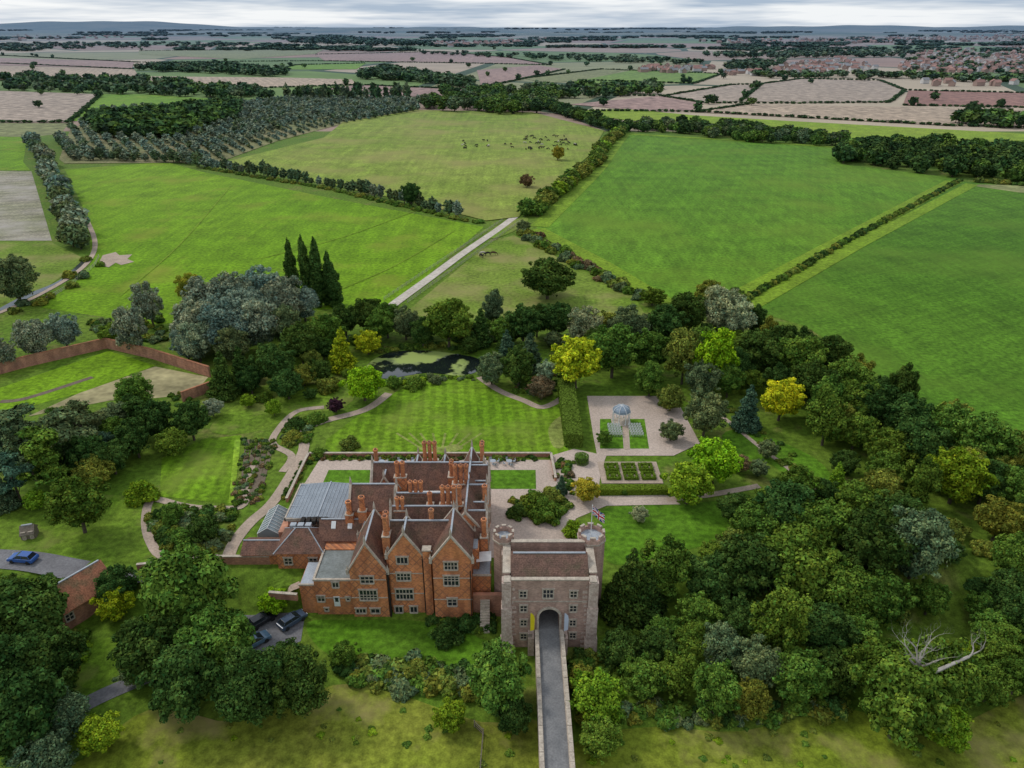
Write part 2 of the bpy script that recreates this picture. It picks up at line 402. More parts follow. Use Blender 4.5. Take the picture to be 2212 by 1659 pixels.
# ---------------- ground --------------
def ground_mat():
    m,nt,bs=newmat('ground_grass_and_farmland',.95,.15); p=pos(nt)
    near=mixc(nt,noise(nt,p,.05,4,.35,.65),(.090,.168,.013),(.125,.19,.020))
    near=mixc(nt,noise(nt,p,.11,4,.56,.72),near,(.18,.17,.05))
    near=mulf(nt,near,noise(nt,p,.9,3,.3,.7),.60,1.40)
    near=mulf(nt,near,noise(nt,p,5,1,.3,.7),.8,1.2)
    q=stretch(nt,p,1/520.,1/700.,0.,.35)
    vo=N(nt,'ShaderNodeTexVoronoi'); nt.links.new(q,vo.inputs['Vector']); vo.inputs['Scale'].default_value=1.; vo.inputs['Randomness'].default_value=.8
    sp=N(nt,'ShaderNodeSeparateColor'); nt.links.new(vo.outputs['Color'],sp.inputs[0])
    cr=N(nt,'ShaderNodeValToRGB'); cr.color_ramp.interpolation='CONSTANT'
    cols=[(0,(.13,.20,.05)),(.16,(.34,.24,.18)),(.36,(.46,.37,.26)),(.5,(.15,.23,.05)),(.62,(.33,.21,.16)),(.8,(.26,.26,.13)),(.9,(.42,.33,.24))]
    e=cr.color_ramp.elements; e[0].color=(*cols[0][1],1); e[1].position=cols[1][0]; e[1].color=(*cols[1][1],1)
    for t,cc in cols[2:]:
        x=e.new(t); x.color=(*cc,1)
    nt.links.new(sp.outputs[0],cr.inputs[0])
    v2=N(nt,'ShaderNodeTexVoronoi',feature='DISTANCE_TO_EDGE'); nt.links.new(q,v2.inputs['Vector']); v2.inputs['Scale'].default_value=1.; v2.inputs['Randomness'].default_value=.8
    far=mixc(nt,mth(nt,'LESS_THAN',v2.outputs['Distance'],.018),cr.outputs[0],(.05,.08,.03))
    far=mulf(nt,far,noise(nt,p,.012,4),.85,1.15)
    s=N(nt,'ShaderNodeSeparateXYZ'); nt.links.new(p,s.inputs[0])
    c=mixc(nt,mth(nt,'GREATER_THAN',s.outputs[1],620.),near,far)
    c=haze_tint(nt,c); nt.links.new(c,bs.inputs['Base Color']); return m
xs=[-40000,-9000,-2500,-700,-250]+list(np.arange(-130,131,2.5))+[250,700,2500,9000,40000]
ys=[-400,-50]+list(np.arange(20,80,4))+list(np.arange(80,94,.6))+[100,150,300,700,2000,6000,15000,45000]
V=[(x,y,gz(x,y)) for y in ys for x in xs]; nx=len(xs)
Fc=[(j*nx+i,j*nx+i+1,(j+1)*nx+i+1,(j+1)*nx+i) for j in range(len(ys)-1) for i in range(nx-1)]
me=bpy.data.meshes.new('ground'); me.from_pydata(V,[],Fc); me.materials.append(ground_mat()); link(bpy.data.objects.new('ground',me))
mh,nt,bs=newmat('distant_hills',.95,.1); p=pos(nt)
c=mixc(nt,noise(nt,stretch(nt,p,1,1,4.),.0016,4,.4,.6),(.05,.09,.045),(.26,.24,.15)); c=haze_tint(nt,c,5200.); nt.links.new(c,bs.inputs['Base Color'])
for k,(yy,amp,ph) in enumerate(((6500,26,0.),(10000,52,2.1),(15500,115,4.4))):
    V=[];Fc=[];n=220
    for i in range(n+1):
        x=-yy*1.1+2.2*yy*i/n; u=x/yy
        hgt=amp*(.45+.3*math.sin(u*5+ph)+.2*math.sin(u*13+ph*2)+.12*math.sin(u*31+ph)+.05*math.sin(u*83))
        if k==2: hgt+=75*math.exp(-((u+.62)/.16)**2)
        hgt=max(2,hgt)
        V+=[(x,yy,-2),(x,yy+yy*.10,hgt*.8),(x,yy*1.16,hgt),(x,yy*1.4,-2)]
        if i:
            o=4*i
            for q in range(3): Fc.append((o-4+q,o+q,o+1+q,o-3+q))
    me=bpy.data.meshes.new('hills'); me.from_pydata(V,[],Fc); me.materials.append(mh); link(bpy.data.objects.new('hills',me))
# ---------------- fields --------------
G_BR=grass('pasture_bright',(.125,.250,.006),(.165,.285,.010),.006,patch=((.235,.265,.03),.035,.54,.8),grain=.5)
G_ME=grass('meadow_olive',(.18,.255,.028),(.245,.295,.05),.008,patch=((.29,.26,.08),.02,.46,.75),grain=-.4)
G_DG=grass('crop_green',(.088,.200,.010),(.115,.23,.016),.005,[(-.35,5.,.045),(-.35,24.,.035)],((.15,.235,.02),.018,.48,.8),grain=-.35)
G_DK=grass('crop_dark_green',(.064,.155,.009),(.088,.19,.013),.006,[(-1.05,4.,.05),(-1.05,24.,.03)],((.12,.21,.02),.018,.5,.8),grain=-1.05)
G_PD=grass('paddock_grass',(.135,.215,.020),(.185,.24,.04),.03,patch=((.28,.25,.09),.06,.46,.75))
G_ED=grass('field_margin',(.20,.30,.016),(.23,.31,.022),.02)
G_E2=grass('field_margin_soft',(.155,.255,.014),(.18,.275,.02),.02)
def fm(name,a,ang=.6,w=9.,amt=.07): return grass(name,a,tuple(x*.84 for x in a),.004,[(ang,w,amt)] if w else None,fine=.12)
TAN=fm('stubble_tan',(.47,.355,.25),.4); PNK=fm('ploughed_pink',(.36,.235,.195),.9); RED=fm('ploughed_red',(.30,.155,.115),.2)
PGR=fm('drilled_field',(.41,.32,.245),1.2,14.,.10); GLT=fm('far_pasture',(.18,.28,.04),.2,0,0); OLV=fm('far_olive',(.24,.25,.10),.2,0,0); GYB=grass('fallow_weeds',(.31,.28,.21),(.23,.23,.13),.03,[(1.9,7.,.10)],((.40,.36,.31),.05,.45,.7))
fields=[("pasture_field",[(140,366),(360,350),(440,372),(700,425),(1000,482),(1045,490),(850,660),(700,668),(560,690),(330,700),(90,665),(195,575),(195,480)],G_BR),
("meadow_field",[(480,352),(700,298),(740,265),(900,238),(1150,243),(1305,283),(1275,335),(1150,440),(1120,470),(1050,478),(900,440),(700,398)],G_ME),
("crop_field",[(1345,286),(1835,318),(1815,355),(2072,385),(1600,645),(1440,650),(1160,492),(1215,440),(1285,370),(1312,330)],G_DG),
("crop_field",[(2080,392),(2400,420),(2400,1000),(2212,960),(2000,880),(1870,790),(1740,705),(1604,662)],G_DK),
("paddock",[(1110,508),(1370,640),(1400,690),(1150,700),(870,680),(1060,522)],G_PD),
("stubble_field",[(-200,190),(218,204),(140,264),(-200,264)],PGR),
("pasture_field",[(222,204),(330,205),(520,218),(480,228),(230,238),(165,262),(140,262)],G_BR),
("pasture_field",[(-200,266),(150,266),(130,290),(60,296),(-200,292)],OLV),
("pasture_field",[(-200,294),(60,296),(50,350),(65,368),(-200,366)],G_BR),
("fallow_field",[(-200,368),(68,370),(112,520),(-200,520)],GYB),
("pasture_field",[(-200,522),(112,524),(185,560),(60,650),(-200,680)],G_PD),
("stubble_field",[(-200,138),(290,150),(300,165),(620,168),(760,172),(770,183),(560,190),(300,178),(-200,168)],TAN),
("ploughed_field",[(-200,120),(290,133),(285,149),(-200,136)],PNK),
("pasture_field",[(600,150),(640,141),(790,137),(770,150)],G_BR),
("stubble_field",[(770,184),(1030,195),(1000,206),(930,215),(880,207),(700,192)],PNK),
("ploughed_field",[(680,118),(960,112),(1100,125),(1190,140),(1010,136),(700,131)],PNK),
("stubble_field",[(430,92),(600,93),(520,103),(440,99)],TAN),
("pasture_field",[(300,110),(700,107),(680,117),(520,128),(300,118)],OLV),
("ploughed_field",[(1030,152),(1160,141),(1220,150),(1130,170),(1040,190)],PNK),
("pasture_field",[(1135,171),(1300,150),(1350,150),(1290,172),(1180,180)],OLV),
("pasture_field",[(1255,174),(1370,151),(1560,160),(1500,180),(1420,178),(1300,182)],GLT),
("ploughed_field",[(1230,226),(1420,208),(1520,225),(1490,240),(1400,241)],PNK),
("stubble_field",[(1430,209),(1580,184),(1643,184),(1600,219),(1520,222)],PGR),
("stubble_field",[(1648,181),(1730,171),(1900,175),(1955,196),(1920,221),(1720,223),(1608,218)],PGR),
("ploughed_field",[(1962,196),(2400,204),(2400,234),(1950,228)],RED),
("stubble_field",[(1500,243),(1620,226),(2080,234),(2400,240),(2400,276),(2050,272)],TAN),
("pasture_field",[(1215,240),(1350,236),(1500,250),(1700,262),(2400,300),(2400,330),(1950,308),(1480,272),(1350,260)],G_ED),
("field_margin",[(2075,398),(2400,404),(2400,428),(2200,416)],OLV)]
for i,(n_,P,m_) in enumerate(fields): 
    far=min(p[1] for p in P)<262
    sheet(n_,P,m_,(.35 if far else .03)+.003*i)
ribbon("field_margin",[(1165,490),(1215,442),(1290,368),(1320,328),(1350,289)],8.,G_E2,.14)
ribbon("field_margin",[(2060,392),(1830,515),(1592,644)],8.,G_E2,.14,False)
ribbon("field_margin",[(1160,495),(1300,570),(1440,655)],7.,G_E2,.145,False)
ribbon("field_margin",[(2100,398),(1850,530),(1618,662)],6.,G_E2,.15,False)
ribbon("field_margin",[(1350,289),(1600,304),(1830,320)],7.,G_E2,.155,False)
# tracks, paths
ribbon("farm_track_road",[(800,700),(845,662),(930,600),(1000,548),(1070,500),(1100,478),(1140,448)],3.4,MTK,.17)
sheet("track_junction",[(1040,500),(1075,488),(1130,470),(1140,478),(1110,500),(1060,516)],G_PD,.16,True)
for a_,b_ in(((560,560),(900,455)),((260,640),(500,400)),((700,640),(980,500)),((520,370),(1000,460)),((860,300),(1110,330))): ribbon("cattle_path",[a_,((a_[0]+b_[0])/2+12,(a_[1]+b_[1])/2+5),b_],.6,G_E2,.165)
sheet("bare_earth_patch",[(212,572),(222,552),(250,545),(258,552),(286,550),(275,560),(290,566),(262,573),(250,568),(235,578)],MPA,.12)
for x,y in((870,360),(895,364),(780,336),(905,300)): sheet("bare_earth_patch",[(x-12,y),(x,y-2),(x+14,y+1),(x+2,y+3)],MSO,.17,True)
ribbon("farm_track_road",[(-60,700),(60,650),(150,600),(195,560),(205,520),(185,470)],1.8,MPA,.16)
M_ST,nt,bs=newmat('stream_water',.12,.5); bs.inputs['Base Color'].default_value=(.05,.06,.06,1)
ribbon("stream",[(0,672),(60,640),(140,605),(190,560)],3.,M_ST,.13)
# garden lawns
LAWN=grass('mown_lawn',(.115,.225,.008),(.15,.255,.014),.06,[(.08,2.6,.13),(1.45,3.0,.03)],((.20,.25,.04),.07,.52,.8),hz_=False)
LAWN2=grass('garden_lawn',(.105,.195,.012),(.145,.22,.022),.05,patch=((.22,.23,.06),.12,.52,.75),hz_=False)
LAWN3=grass('formal_turf',(.082,.19,.009),(.10,.21,.014),.1,[(1.5,1.6,.06)],hz_=False)
ROUGH=grass('rough_grass',(.155,.205,.015),(.215,.235,.03),.06,patch=((.36,.29,.11),.10,.5,.72),hz_=False)
DRY=grass('worn_lawn',(.24,.26,.07),(.20,.25,.05),.1,hz_=False)
sheet("lawn",[(700,984),(705,950),(780,893),(870,838),(950,818),(1020,810),(1080,850),(1170,885),(1218,840),(1228,984)],LAWN,.04)
for a_ in(-62,-44,-28,-10,8,26,44,60): ribbon("worn_lawn_line",[(950+a_*.5,975),(950+a_*1.5,936)],.5,DRY,.05,False)
sheet("worn_lawn_patch",[(905,970),(925,962),(950,966),(985,960),(1000,970),(960,978),(930,976)],DRY,.054,True)
sheet("worn_lawn_patch",[(1185,925),(1215,900),(1220,960),(1195,965)],DRY,.054,True)
sheet("garden_lawn",[(350,990),(440,948),(522,940),(505,1090),(345,1072)],LAWN,.04)
M_AL=grass('algae_water',(.28,.42,.03),(.20,.34,.03),.2,hz_=False)
sheet("algae_canal",[(507,950),(520,950),(505,1088),(494,1088)],M_AL,.06)
sheet("garden_lawn",[(470,905),(560,850),(660,830),(760,850),(740,880),(640,900),(540,935),(460,935)],LAWN2,.045,True)
sheet("garden_lawn",[(0,1080),(120,1070),(320,1080),(320,1180),(340,1215),(200,1210),(0,1185)],LAWN2,.045,True)
sheet("garden_lawn",[(1310,1098),(1470,1090),(1600,1080),(1620,1120),(1540,1170),(1400,1210),(1315,1215),(1300,1140)],LAWN3,.045,True)
sheet("garden_lawn",[(1560,940),(1620,930),(1760,990),(1800,1050),(1740,1060),(1660,1000),(1590,985)],LAWN3,.045,True)
sheet("garden_lawn",[(1260,858),(1440,850),(1560,900),(1510,960),(1440,880),(1275,862)],LAWN2,.03)
sheet("walled_garden_lawn",[(0,838),(235,758),(335,790),(170,850),(0,895)],G_BR,.04)
sheet("dry_grass_bed",[(170,850),(335,792),(450,815),(420,850),(340,860),(240,865),(60,900)],fm('dry_bed',(.38,.33,.17),.4,0,0),.045)
ribbon("vegetable_bed",[(0,868),(60,860),(200,815)],1.6,MSO,.07)
sheet("lower_lawn",[(180,1640),(330,1530),(520,1560),(720,1480),(860,1500),(1040,1560),(1165,1560),(1165,1720),(100,1720)],ROUGH,.03,True)
sheet("lower_lawn",[(1240,1720),(1250,1600),(1420,1570),(1600,1580),(1830,1530),(2000,1590),(2300,1480),(2400,1720)],ROUGH,.03,True)
sheet("moat_lawn",[(665,1345),(760,1340),(930,1345),(1085,1400),(1100,1440),(900,1450),(780,1440),(690,1400)],LAWN3,.03,True)
sheet("side_lawn",[(170,1400),(300,1370),(310,1440),(250,1480),(170,1480)],LAWN2,.03,True)
# gravel
sheet("gravel_courtyard",[(1047,1205),(1040,1060),(1150,1058),(1196,1025),(1190,985),(1240,970),(1310,985),(1300,1010),(1290,1072),(1440,1070),(1470,1090),(1310,1093),(1245,1120),(1225,1150),(1262,1210)],MGV,.07)
sheet("gravel_terrace",[(620,1105),(690,994),(1195,994),(1200,1060),(1000,1062),(800,1100)],MGV,.075)
sheet("formal_lawn",[(710,1016),(800,1016),(798,1050),(695,1050)],LAWN3,.10)
sheet("formal_lawn",[(1030,1016),(1157,1016),(1158,1057),(1030,1057)],LAWN3,.10)
sheet("gravel_garden",[(1268,856),(1425,856),(1470,880),(1512,958),(1455,985),(1290,985),(1282,945)],MGV,.09)
sheet("formal_lawn",[(1296,906),(1343,906),(1347,970),(1296,970)],LAWN3,.12)
sheet("formal_lawn",[(1357,906),(1392,906),(1402,970),(1361,970)],LAWN3,.12)
ribbon("garden_path",[(840,850),(790,885),(700,910),(660,930),(655,975),(620,1040),(585,1090),(540,1130),(505,1175),(490,1215)],2.1,MPA,.09)
ribbon("garden_path",[(700,880),(640,890),(600,930),(590,960),(630,985),(610,1020)],1.5,MPA,.1)
ribbon("garden_path",[(545,1000),(530,1060),(520,1095),(440,1098),(390,1092),(330,1080),(315,1120),(325,1170),(360,1205),(470,1205)],1.5,MPA,.1)
ribbon("garden_path",[(1035,815),(1080,845),(1130,865),(1172,880),(1215,860),(1240,835)],1.8,MPA,.09)
ribbon("garden_path",[(1560,900),(1640,965),(1700,1010),(1760,1060)],1.,MPA,.09)
ribbon("garden_path",[(1440,1080),(1530,1070),(1640,1050)],1.4,MPA,.09)
ribbon("drive_road",[(-60,1205),(60,1212),(170,1232),(260,1240),(340,1235)],lambda t:4.5,MAS,.07)
sheet("car_park",[(500,1330),(660,1322),(650,1385),(600,1410),(430,1420),(440,1370)],MAS,.05)
ribbon("drive_road",[(150,1540),(250,1490),(450,1410)],2.6,MAS,.055)
ribbon("garden_steps_path",[(590,1300),(625,1275),(650,1262)],1.4,MPA,.1)
for k in range(5):
    ribbon("flower_bed",[(538+k*13,950),(528+k*11,1020),(516+k*10,1085)] if k!=0 else [(536,950),(520,1085)],.9,MSO,.08)
# pond
MW,nt,bs=newmat('pond_water',.03,.9); bs.inputs['Base Color'].default_value=(.012,.016,.012,1); pp=pos(nt)
al=noise(nt,pp,.09,4,.50,.55); c=mixc(nt,al,(.012,.018,.016),(.28,.36,.06)); nt.links.new(c,bs.inputs['Base Color'])
rr=N(nt,'ShaderNodeMapRange'); nt.links.new(al,rr.inputs[0]); rr.inputs[3].default_value=.03; rr.inputs[4].default_value=.9; nt.links.new(rr.outputs[0],bs.inputs['Roughness'])
bs.inputs['IOR'].default_value=1.6
sheet("pond_water",[(790,798),(803,780),(840,762),(900,757),(965,762),(1030,774),(1040,795),(1000,812),(920,806),(840,818),(800,812)],MW,.06,True)
for px,py in((810,795),(850,785),(890,785),(930,780),(970,785),(1010,790)): x,y=pg(px,py); PLACED.append((x,y,6.))
# ================= BUILDINGS =================
class House:
    def __init__(s,name,wall,roof):
        s.e=empty(name); s.wall=wall; s.roofm=roof
        s.w=B();s.w2=B();s.r=B();s.st=B();s.g=B();s.ld=B();s.wh=B();s.ch=B();s.dk=B()
    def gab(s,ax,x0,x1,y0,y1,zb,ze,zr,cop=(1,1),over=.18,w=None,roof=None):
        w=w or s.w; roof=roof or s.r
        if ax=='y': a0,a1,l0,l1=x0,x1,y0,y1; P=lambda a,l,z:(a,l,z)
        else: a0,a1,l0,l1=y0,y1,x0,x1; P=lambda a,l,z:(l,a,z)
        m=(a0+a1)/2; sl=(zr-ze)/(m-a0); D=lambda d:(0,d,0) if ax=='y' else (d,0,0)
        w.prism([P(a0,l0,zb),P(a1,l0,zb),P(a1,l0,ze),P(m,l0,zr),P(a0,l0,ze)],D(l1-l0))
        for sg,e in((-1,a0),(1,a1)):
            ee=e+sg*over; ze2=ze-sl*over
            roof.prism([P(ee,l0+.02,ze2+.03),P(m,l0+.02,zr+.03),P(m,l0+.02,zr+.2),P(ee,l0+.02,ze2+.2)],D(l1-l0-.04))
        for k,l in((0,l0-.1),(1,l1-.28)):
            if cop[k]:
                for sg,e in((-1,a0),(1,a1)):
                    ee=e+sg*(over+.1); ze2=ze-sl*(over+.1)
                    s.st.prism([P(ee,l,ze2),P(m,l,zr+.0),P(m,l,zr+.42),P(ee,l,ze2+.42)],D(.38))
                    s.st.box(*((ee-.2,ee+.2,l-.04,l+.42) if ax=='y' else (l-.04,l+.42,ee-.2,ee+.2)),ze2-.25,ze2+.65)
                    q=P(ee,l+.19,0); s.st.cyl(q[0],q[1],ze2+.65,ze2+1.35,.18,.02,6)
                q=P(m,l+.19,zr); s.st.cyl(q[0],q[1],zr+.3,zr+.85,.22,.17,6); s.st.cyl(q[0],q[1],zr+.85,zr+1.6,.18,.03,6)
        q0=P(m-.13,l0+.3,zr+.14);q1=P(m+.13,l1-.3,zr+.29); s.ld.box(min(q0[0],q1[0]),max(q0[0],q1[0]),min(q0[1],q1[1]),max(q0[1],q1[1]),zr+.14,zr+.3)
    def win(s,xc,zc,w,h,y,nm=2,nt=1):
        x0,x1,z0,z1=xc-w/2,xc+w/2,zc-h/2,zc+h/2; t=.17
        s.g.box(x0,x1,y-.03,y-.012,z0,z1)
        s.st.box(x0-t,x0,y-.13,y-.004,z0-t,z1+t); s.st.box(x1,x1+t,y-.13,y-.004,z0-t,z1+t)
        s.st.box(x0,x1,y-.128,y-.004,z1,z1+t); s.st.box(x0-.05,x1+.05,y-.2,y-.006,z0-t-.02,z0)
        s.st.box(x0-t-.08,x1+t+.08,y-.22,y-.004,z1+t+.01,z1+t+.12)
        for i in range(1,nm+1):
            x=x0+(x1-x0)*i/(nm+1); s.st.box(x-.055,x+.055,y-.10,y-.031,z0,z1)
        for i in range(1,nt+1):
            z=z0+(z1-z0)*i/(nt+1); s.st.box(x0,x1,y-.09,y-.032,z-.05,z+.05)
    def winx(s,yc,zc,w,h,x,nm=2):
        y0,y1,z0,z1=yc-w/2,yc+w/2,zc-h/2,zc+h/2; t=.17
        s.g.box(x+.012,x+.03,y0,y1,z0,z1)
        for a,b,c_,d in((y0-t,y0,z0-t,z1+t),(y1,y1+t,z0-t,z1+t),(y0,y1,z1,z1+t),(y0,y1,z0-t,z0),(y0,y1,(z0+z1)/2-.05,(z0+z1)/2+.05)):
            s.st.box(x+.004,x+.125,a,b,c_,d)
        for i in range(1,nm+1):
            y=y0+(y1-y0)*i/(nm+1); s.st.box(x+.031,x+.11,y-.055,y+.055,z0,z1)
    def chim(s,x,y,z0,z1,n=2,ax='x',sw=.36,tall=2.6):
        L=n*sw*2.15; hx,hy=(L/2+.1,.55) if ax=='x' else (.55,L/2+.1)
        zs=z1-tall
        s.ch.box(x-hx,x+hx,y-hy,y+hy,z0,zs); s.st.box(x-hx-.07,x+hx+.07,y-hy-.07,y+hy+.07,zs,zs+.14)
        for i in range(n):
            o=(i-(n-1)/2)*sw*2.15; cx,cy=(x+o,y) if ax=='x' else (x,y+o)
            s.ch.cyl(cx,cy,zs+.14,zs+.5,sw*1.05,sw*.9); s.ch.cyl(cx,cy,zs+.5,z1-.45,sw*.82)
            s.ch.cyl(cx,cy,z1-.45,z1-.25,sw*.95,sw*1.1); s.ch.cyl(cx,cy,z1-.25,z1,sw*1.12,sw*1.0); s.dk.cyl(cx,cy,z1,z1+.02,sw*.6)
            s.w2.cyl(cx,cy,z1+.02,z1+.3,.15,.12)
    def done(s):
        for b,n,m in((s.w,'walls',s.wall),(s.w2,'plain_brick_walls',MBR2),(s.r,'tiled_roof',s.roofm),(s.st,'stone_dressings',MST),(s.g,'window_glazing',MGL),(s.ld,'lead_roof',MLD),(s.wh,'white_joinery',MWH),(s.ch,'chimneys',MBR),(s.dk,'dark_openings',MDK)):
            if b.v: b.obj(n,m,s.e)
h=House('brick_country_house',MBR,MTL)
h.w.box(-18.6,-4.9,86.3,106.2,LOW,6.9); h.ld.box(-18.4,-5.1,86.5,106,6.9,7.05)
h.w.box(-31.6,-29.3,84.3,89.5,LOW,1.9); h.ld.box(-31.5,-29.4,84.4,89.4,1.9,2.0); h.st.box(-31.7,-29.31,84.2,84.45,1.9,2.15)
h.w.box(-29.3,-23.7,84.05,91.2,LOW,3.0)
MFel=B(); MFel.box(-29.1,-23.9,84.25,91.,3.0,3.12); MFel.obj('felt_roof',MLG,h.e); h.st.box(-29.4,-23.6,83.95,84.3,3.0,3.3); h.st.box(-29.42,-29.1,84.3,91.2,3.0,3.3)
h.gab('y',-23.7,-18.4,83.55,92.,LOW,5.4,10.0)
h.gab('y',-18.0,-13.1,84.35,88.6,LOW,7.5,11.2)
h.w.box(-18.4,-11.5,84.75,90.,LOW,7.4); h.st.box(-13.2,-11.4,84.6,84.95,7.4,7.75); h.ld.box(-13.1,-11.5,84.95,90,7.4,7.5)
h.gab('x',-18.2,-9.,85.6,89.8,5,8.,11.0,(1,0))
h.gab('y',-11.4,-5.9,82.75,89.6,LOW,8.0,11.9)
h.ch.box(-12.9,-11.8,83.9,84.9,LOW,8.6); h.st.box(-13,-11.7,83.8,84.95,8.6,8.8)
h.gab('x',-18.5,-8.3,89.9,93.0,6,8.2,10.9,(1,1)); h.gab('x',-18.3,-8.5,93.15,96.4,6,8.2,11.0,(1,1))
h.gab('x',-23.4,-4.6,101.,106.6,0,7.2,10.9,(1,1))
h.gab('x',-25.9,-18.4,95.1,100.9,0,7.6,10.5,(1,1))
h.w.box(-23.5,-18.7,90.,101,0,6.0); h.ld.box(-23.4,-18.8,90.1,95,6.,6.1)
h.gab('y',-9.6,-4.4,89.7,104.,LOW,7.6,10.9,(1,1))
for yc,pk in((91.,10.4),(94.3,9.6),(97.5,10.7),(100.2,9.6),(102.8,11.)):
    hw=2.1 if pk>10 else 1.1
    h.gab('x',-7.2,-3.7 if pk>10 else -4.0,yc-hw,yc+hw,-0.2,7.2,pk,(0,1))
h.gab('y',-8.6,-5.2,100.,108.4,0,7.6,11.2,(0,1))
h.gab('y',-17.6,-14.6,104.,107.6,0,7.4,10.2,(0,1)); h.gab('y',-12.9,-10.,104.,107.6,0,7.4,10.2,(0,1))
h.gab('y',-22.2,-19.8,100.8,104,5,7.6,9.9,(1,0))
h.w.box(-5.85,-3.2,84.9,88.5,LOW,3.2); h.st.box(-5.86,-3.1,84.8,85.1,3.2,3.4); h.ld.box(-5.8,-3.3,85.1,88.4,3.2,3.3)
h.wh.box(-16.5,-11.,97.3,99.9,7.06,8.0)
h.wh.prism([(-16.6,97.2,8.0),(-16.6,98.6,8.8),(-16.6,100.,8.0)],(5.7,0,0))
for i in range(8):
    h.dk.box(-16.3+i*.66,-15.8+i*.66,97.28,97.29,7.3,7.85)
    h.ld.prism([(-16.35+i*.68,97.45,8.16),(-15.85+i*.68,97.45,8.16),(-15.85+i*.68,98.45,8.735),(-16.35+i*.68,98.45,8.735)],(0,0,.03))
h.ld.box(-10.9,-9.8,97,100,7.06,7.9)
h.w2.box(-36.5,-26.4,97.,106.6,-.1,4.6)
lr=B(); lr.prism([(-36.7,96.8,4.6),(-26.3,96.8,4.6),(-26.3,96.8,4.75),(-31.5,96.8,5.2),(-36.7,96.8,4.75)],(0,10.,0)); lr.obj('lead_panel_roof',MLR,h.e)
for i in range(17):
    x=-36.4+i*.62; z=4.75+.45*(1-abs(x+31.5)/5.2); h.ld.box(x-.03,x+.03,96.9,106.7,z-.05,z+.07)
for i in range(4): h.ld.box(-36.7,-26.3,97+i*3.1,97.1+i*3.1,4.6,4.9)
h.ld.box(-31.6,-31.4,96.7,106.9,5.1,5.32)
for y_ in(96.7,106.75): h.st.box(-36.9,-26.2,y_,y_+.25,4.3,4.85)
h.st.box(-36.95,-36.7,96.7,107,4.3,4.85)
for i in range(3): h.win(-35+i*1.6,2.4,1.1,1.8,97.0,1,1)
h.gab('x',-30.6,-18.5,92.6,97.0,-.1,3.7,6.0,(0,0),w=h.w)
for x in(-28.6,-26,-22.3): h.wh.prism([(x,93.7,5.08),(x+.7,93.7,5.08),(x+.7,94.5,5.9),(x,94.5,5.9)],(0,.0,.12))
def hip(hh,x0,x1,y0,y1,ze,zr,o=.35,roof=None):
    roof=roof or hh.r; x0-=o;x1+=o;y0-=o;y1+=o; d=min(x1-x0,y1-y0)/2; ym=(y0+y1)/2; xm=(x0+x1)/2
    if x1-x0>=y1-y0: A=(x0+d*.9,ym,zr);C_=(x1-d*.9,ym,zr)
    else: A=(xm,y0+d*.9,zr);C_=(xm,y1-d*.9,zr)
    V=[(x0,y0,ze),(x1,y0,ze),(x1,y1,ze),(x0,y1,ze),A,C_]
    if x1-x0>=y1-y0: Fc=[(0,1,5,4),(2,3,4,5),(1,2,5),(3,0,4),(0,3,2,1)]
    else: Fc=[(0,1,4),(1,2,5,4),(2,3,5),(3,0,4,5),(0,3,2,1)]
    roof.add(V,Fc)
    for a_,b_ in((V[0],A),(V[3],A),(V[1],C_),(V[2],C_),(A,C_)): hh.ld.tube(a_,b_,.09,.09,5)
h.w.box(-36.6,-29.4,90.3,96.2,-1,3.1); hip(h,-36.6,-29.4,90.3,96.2,3.12,5.7)
h.win(-34.9,1.5,1.1,1.1,90.3,1,1); h.win(-31.,1.5,1.1,1.1,90.3,1,1)
h.w.box(-29.4,-24.,90.9,93.,-.5,3.3); h.w.box(-42.5,-36.6,91.3,95.5,-.6,1.9); h.r.prism([(-42.7,91.1,1.9),(-42.7,93.4,3.1),(-42.7,95.7,1.9)],(6.1,0,0)); h.ld.box(-42.7,-36.6,93.3,93.5,3.05,3.18)
h.w2.box(-37.8,-36.7,95.6,101,-.1,3.); h.w.box(-36.5,-30.7,96.3,96.95,-.1,3.)
for i in range(5): h.dk.box(-33.8+i*.9,-33.2+i*.9,95.0,96.2,4.9,5.6)
for i in range(3): h.ld.box(-35.2+i*1.2,-34.3+i*1.2,94.,94.9,4.7,5.5)
gh=empty('garden_glasshouse')
gb=B(); gw=B()
gb.prism([(-41.6,96.6,.05),(-38.2,96.6,.05),(-38.2,96.6,1.9),(-39.9,96.6,3.),(-41.6,96.6,1.9)],(0,6.5,0)); 
for i in range(9):
    y=96.55+i*.81
    gw.tube((-41.66,y,0),(-41.66,y,1.95),.05,.05,4); gw.tube((-41.66,y,1.95),(-39.9,y,3.08),.05,.05,4); gw.tube((-39.9,y,3.08),(-38.14,y,1.95),.05,.05,4)
for x,z in((-41.66,1.95),(-39.9,3.1),(-38.14,1.95)): gw.tube((x,96.5,z),(x,103.1,z),.06,.06,4)
MGH,nt,bs=newmat('greenhouse_glass',.15,.6); bs.inputs['Base Color'].default_value=(.22,.27,.28,1)
gb.obj('glazing',MGH,gh); gw.obj('white_frame',MWH,gh)
h.chim(-18.3,86.3,2,13.4,2,'y',.46,3.4); h.chim(-15.0,95.0,7,13.2,3,'x',.38,2.8); h.chim(-9.3,92.6,7,13.9,4,'x',.40,3.4)
h.chim(-8.2,98.6,7,13.9,3,'x',.40,3.5); h.chim(-14.,106.6,0,13.4,3,'x',.40,3.8); h.chim(-18.4,101.5,6,12.6,2,'x',.42,2.8)
h.chim(-5.1,106.8,0,13.1,2,'y',.42,3.8); h.chim(-23.2,106.5,0,12.,1,'x',.42,3.4); h.chim(-23.6,94.9,0,10.4,1,'x',.52,2.6); h.chim(-25.7,94.8,0,9.6,1,'x',.5,2.4)
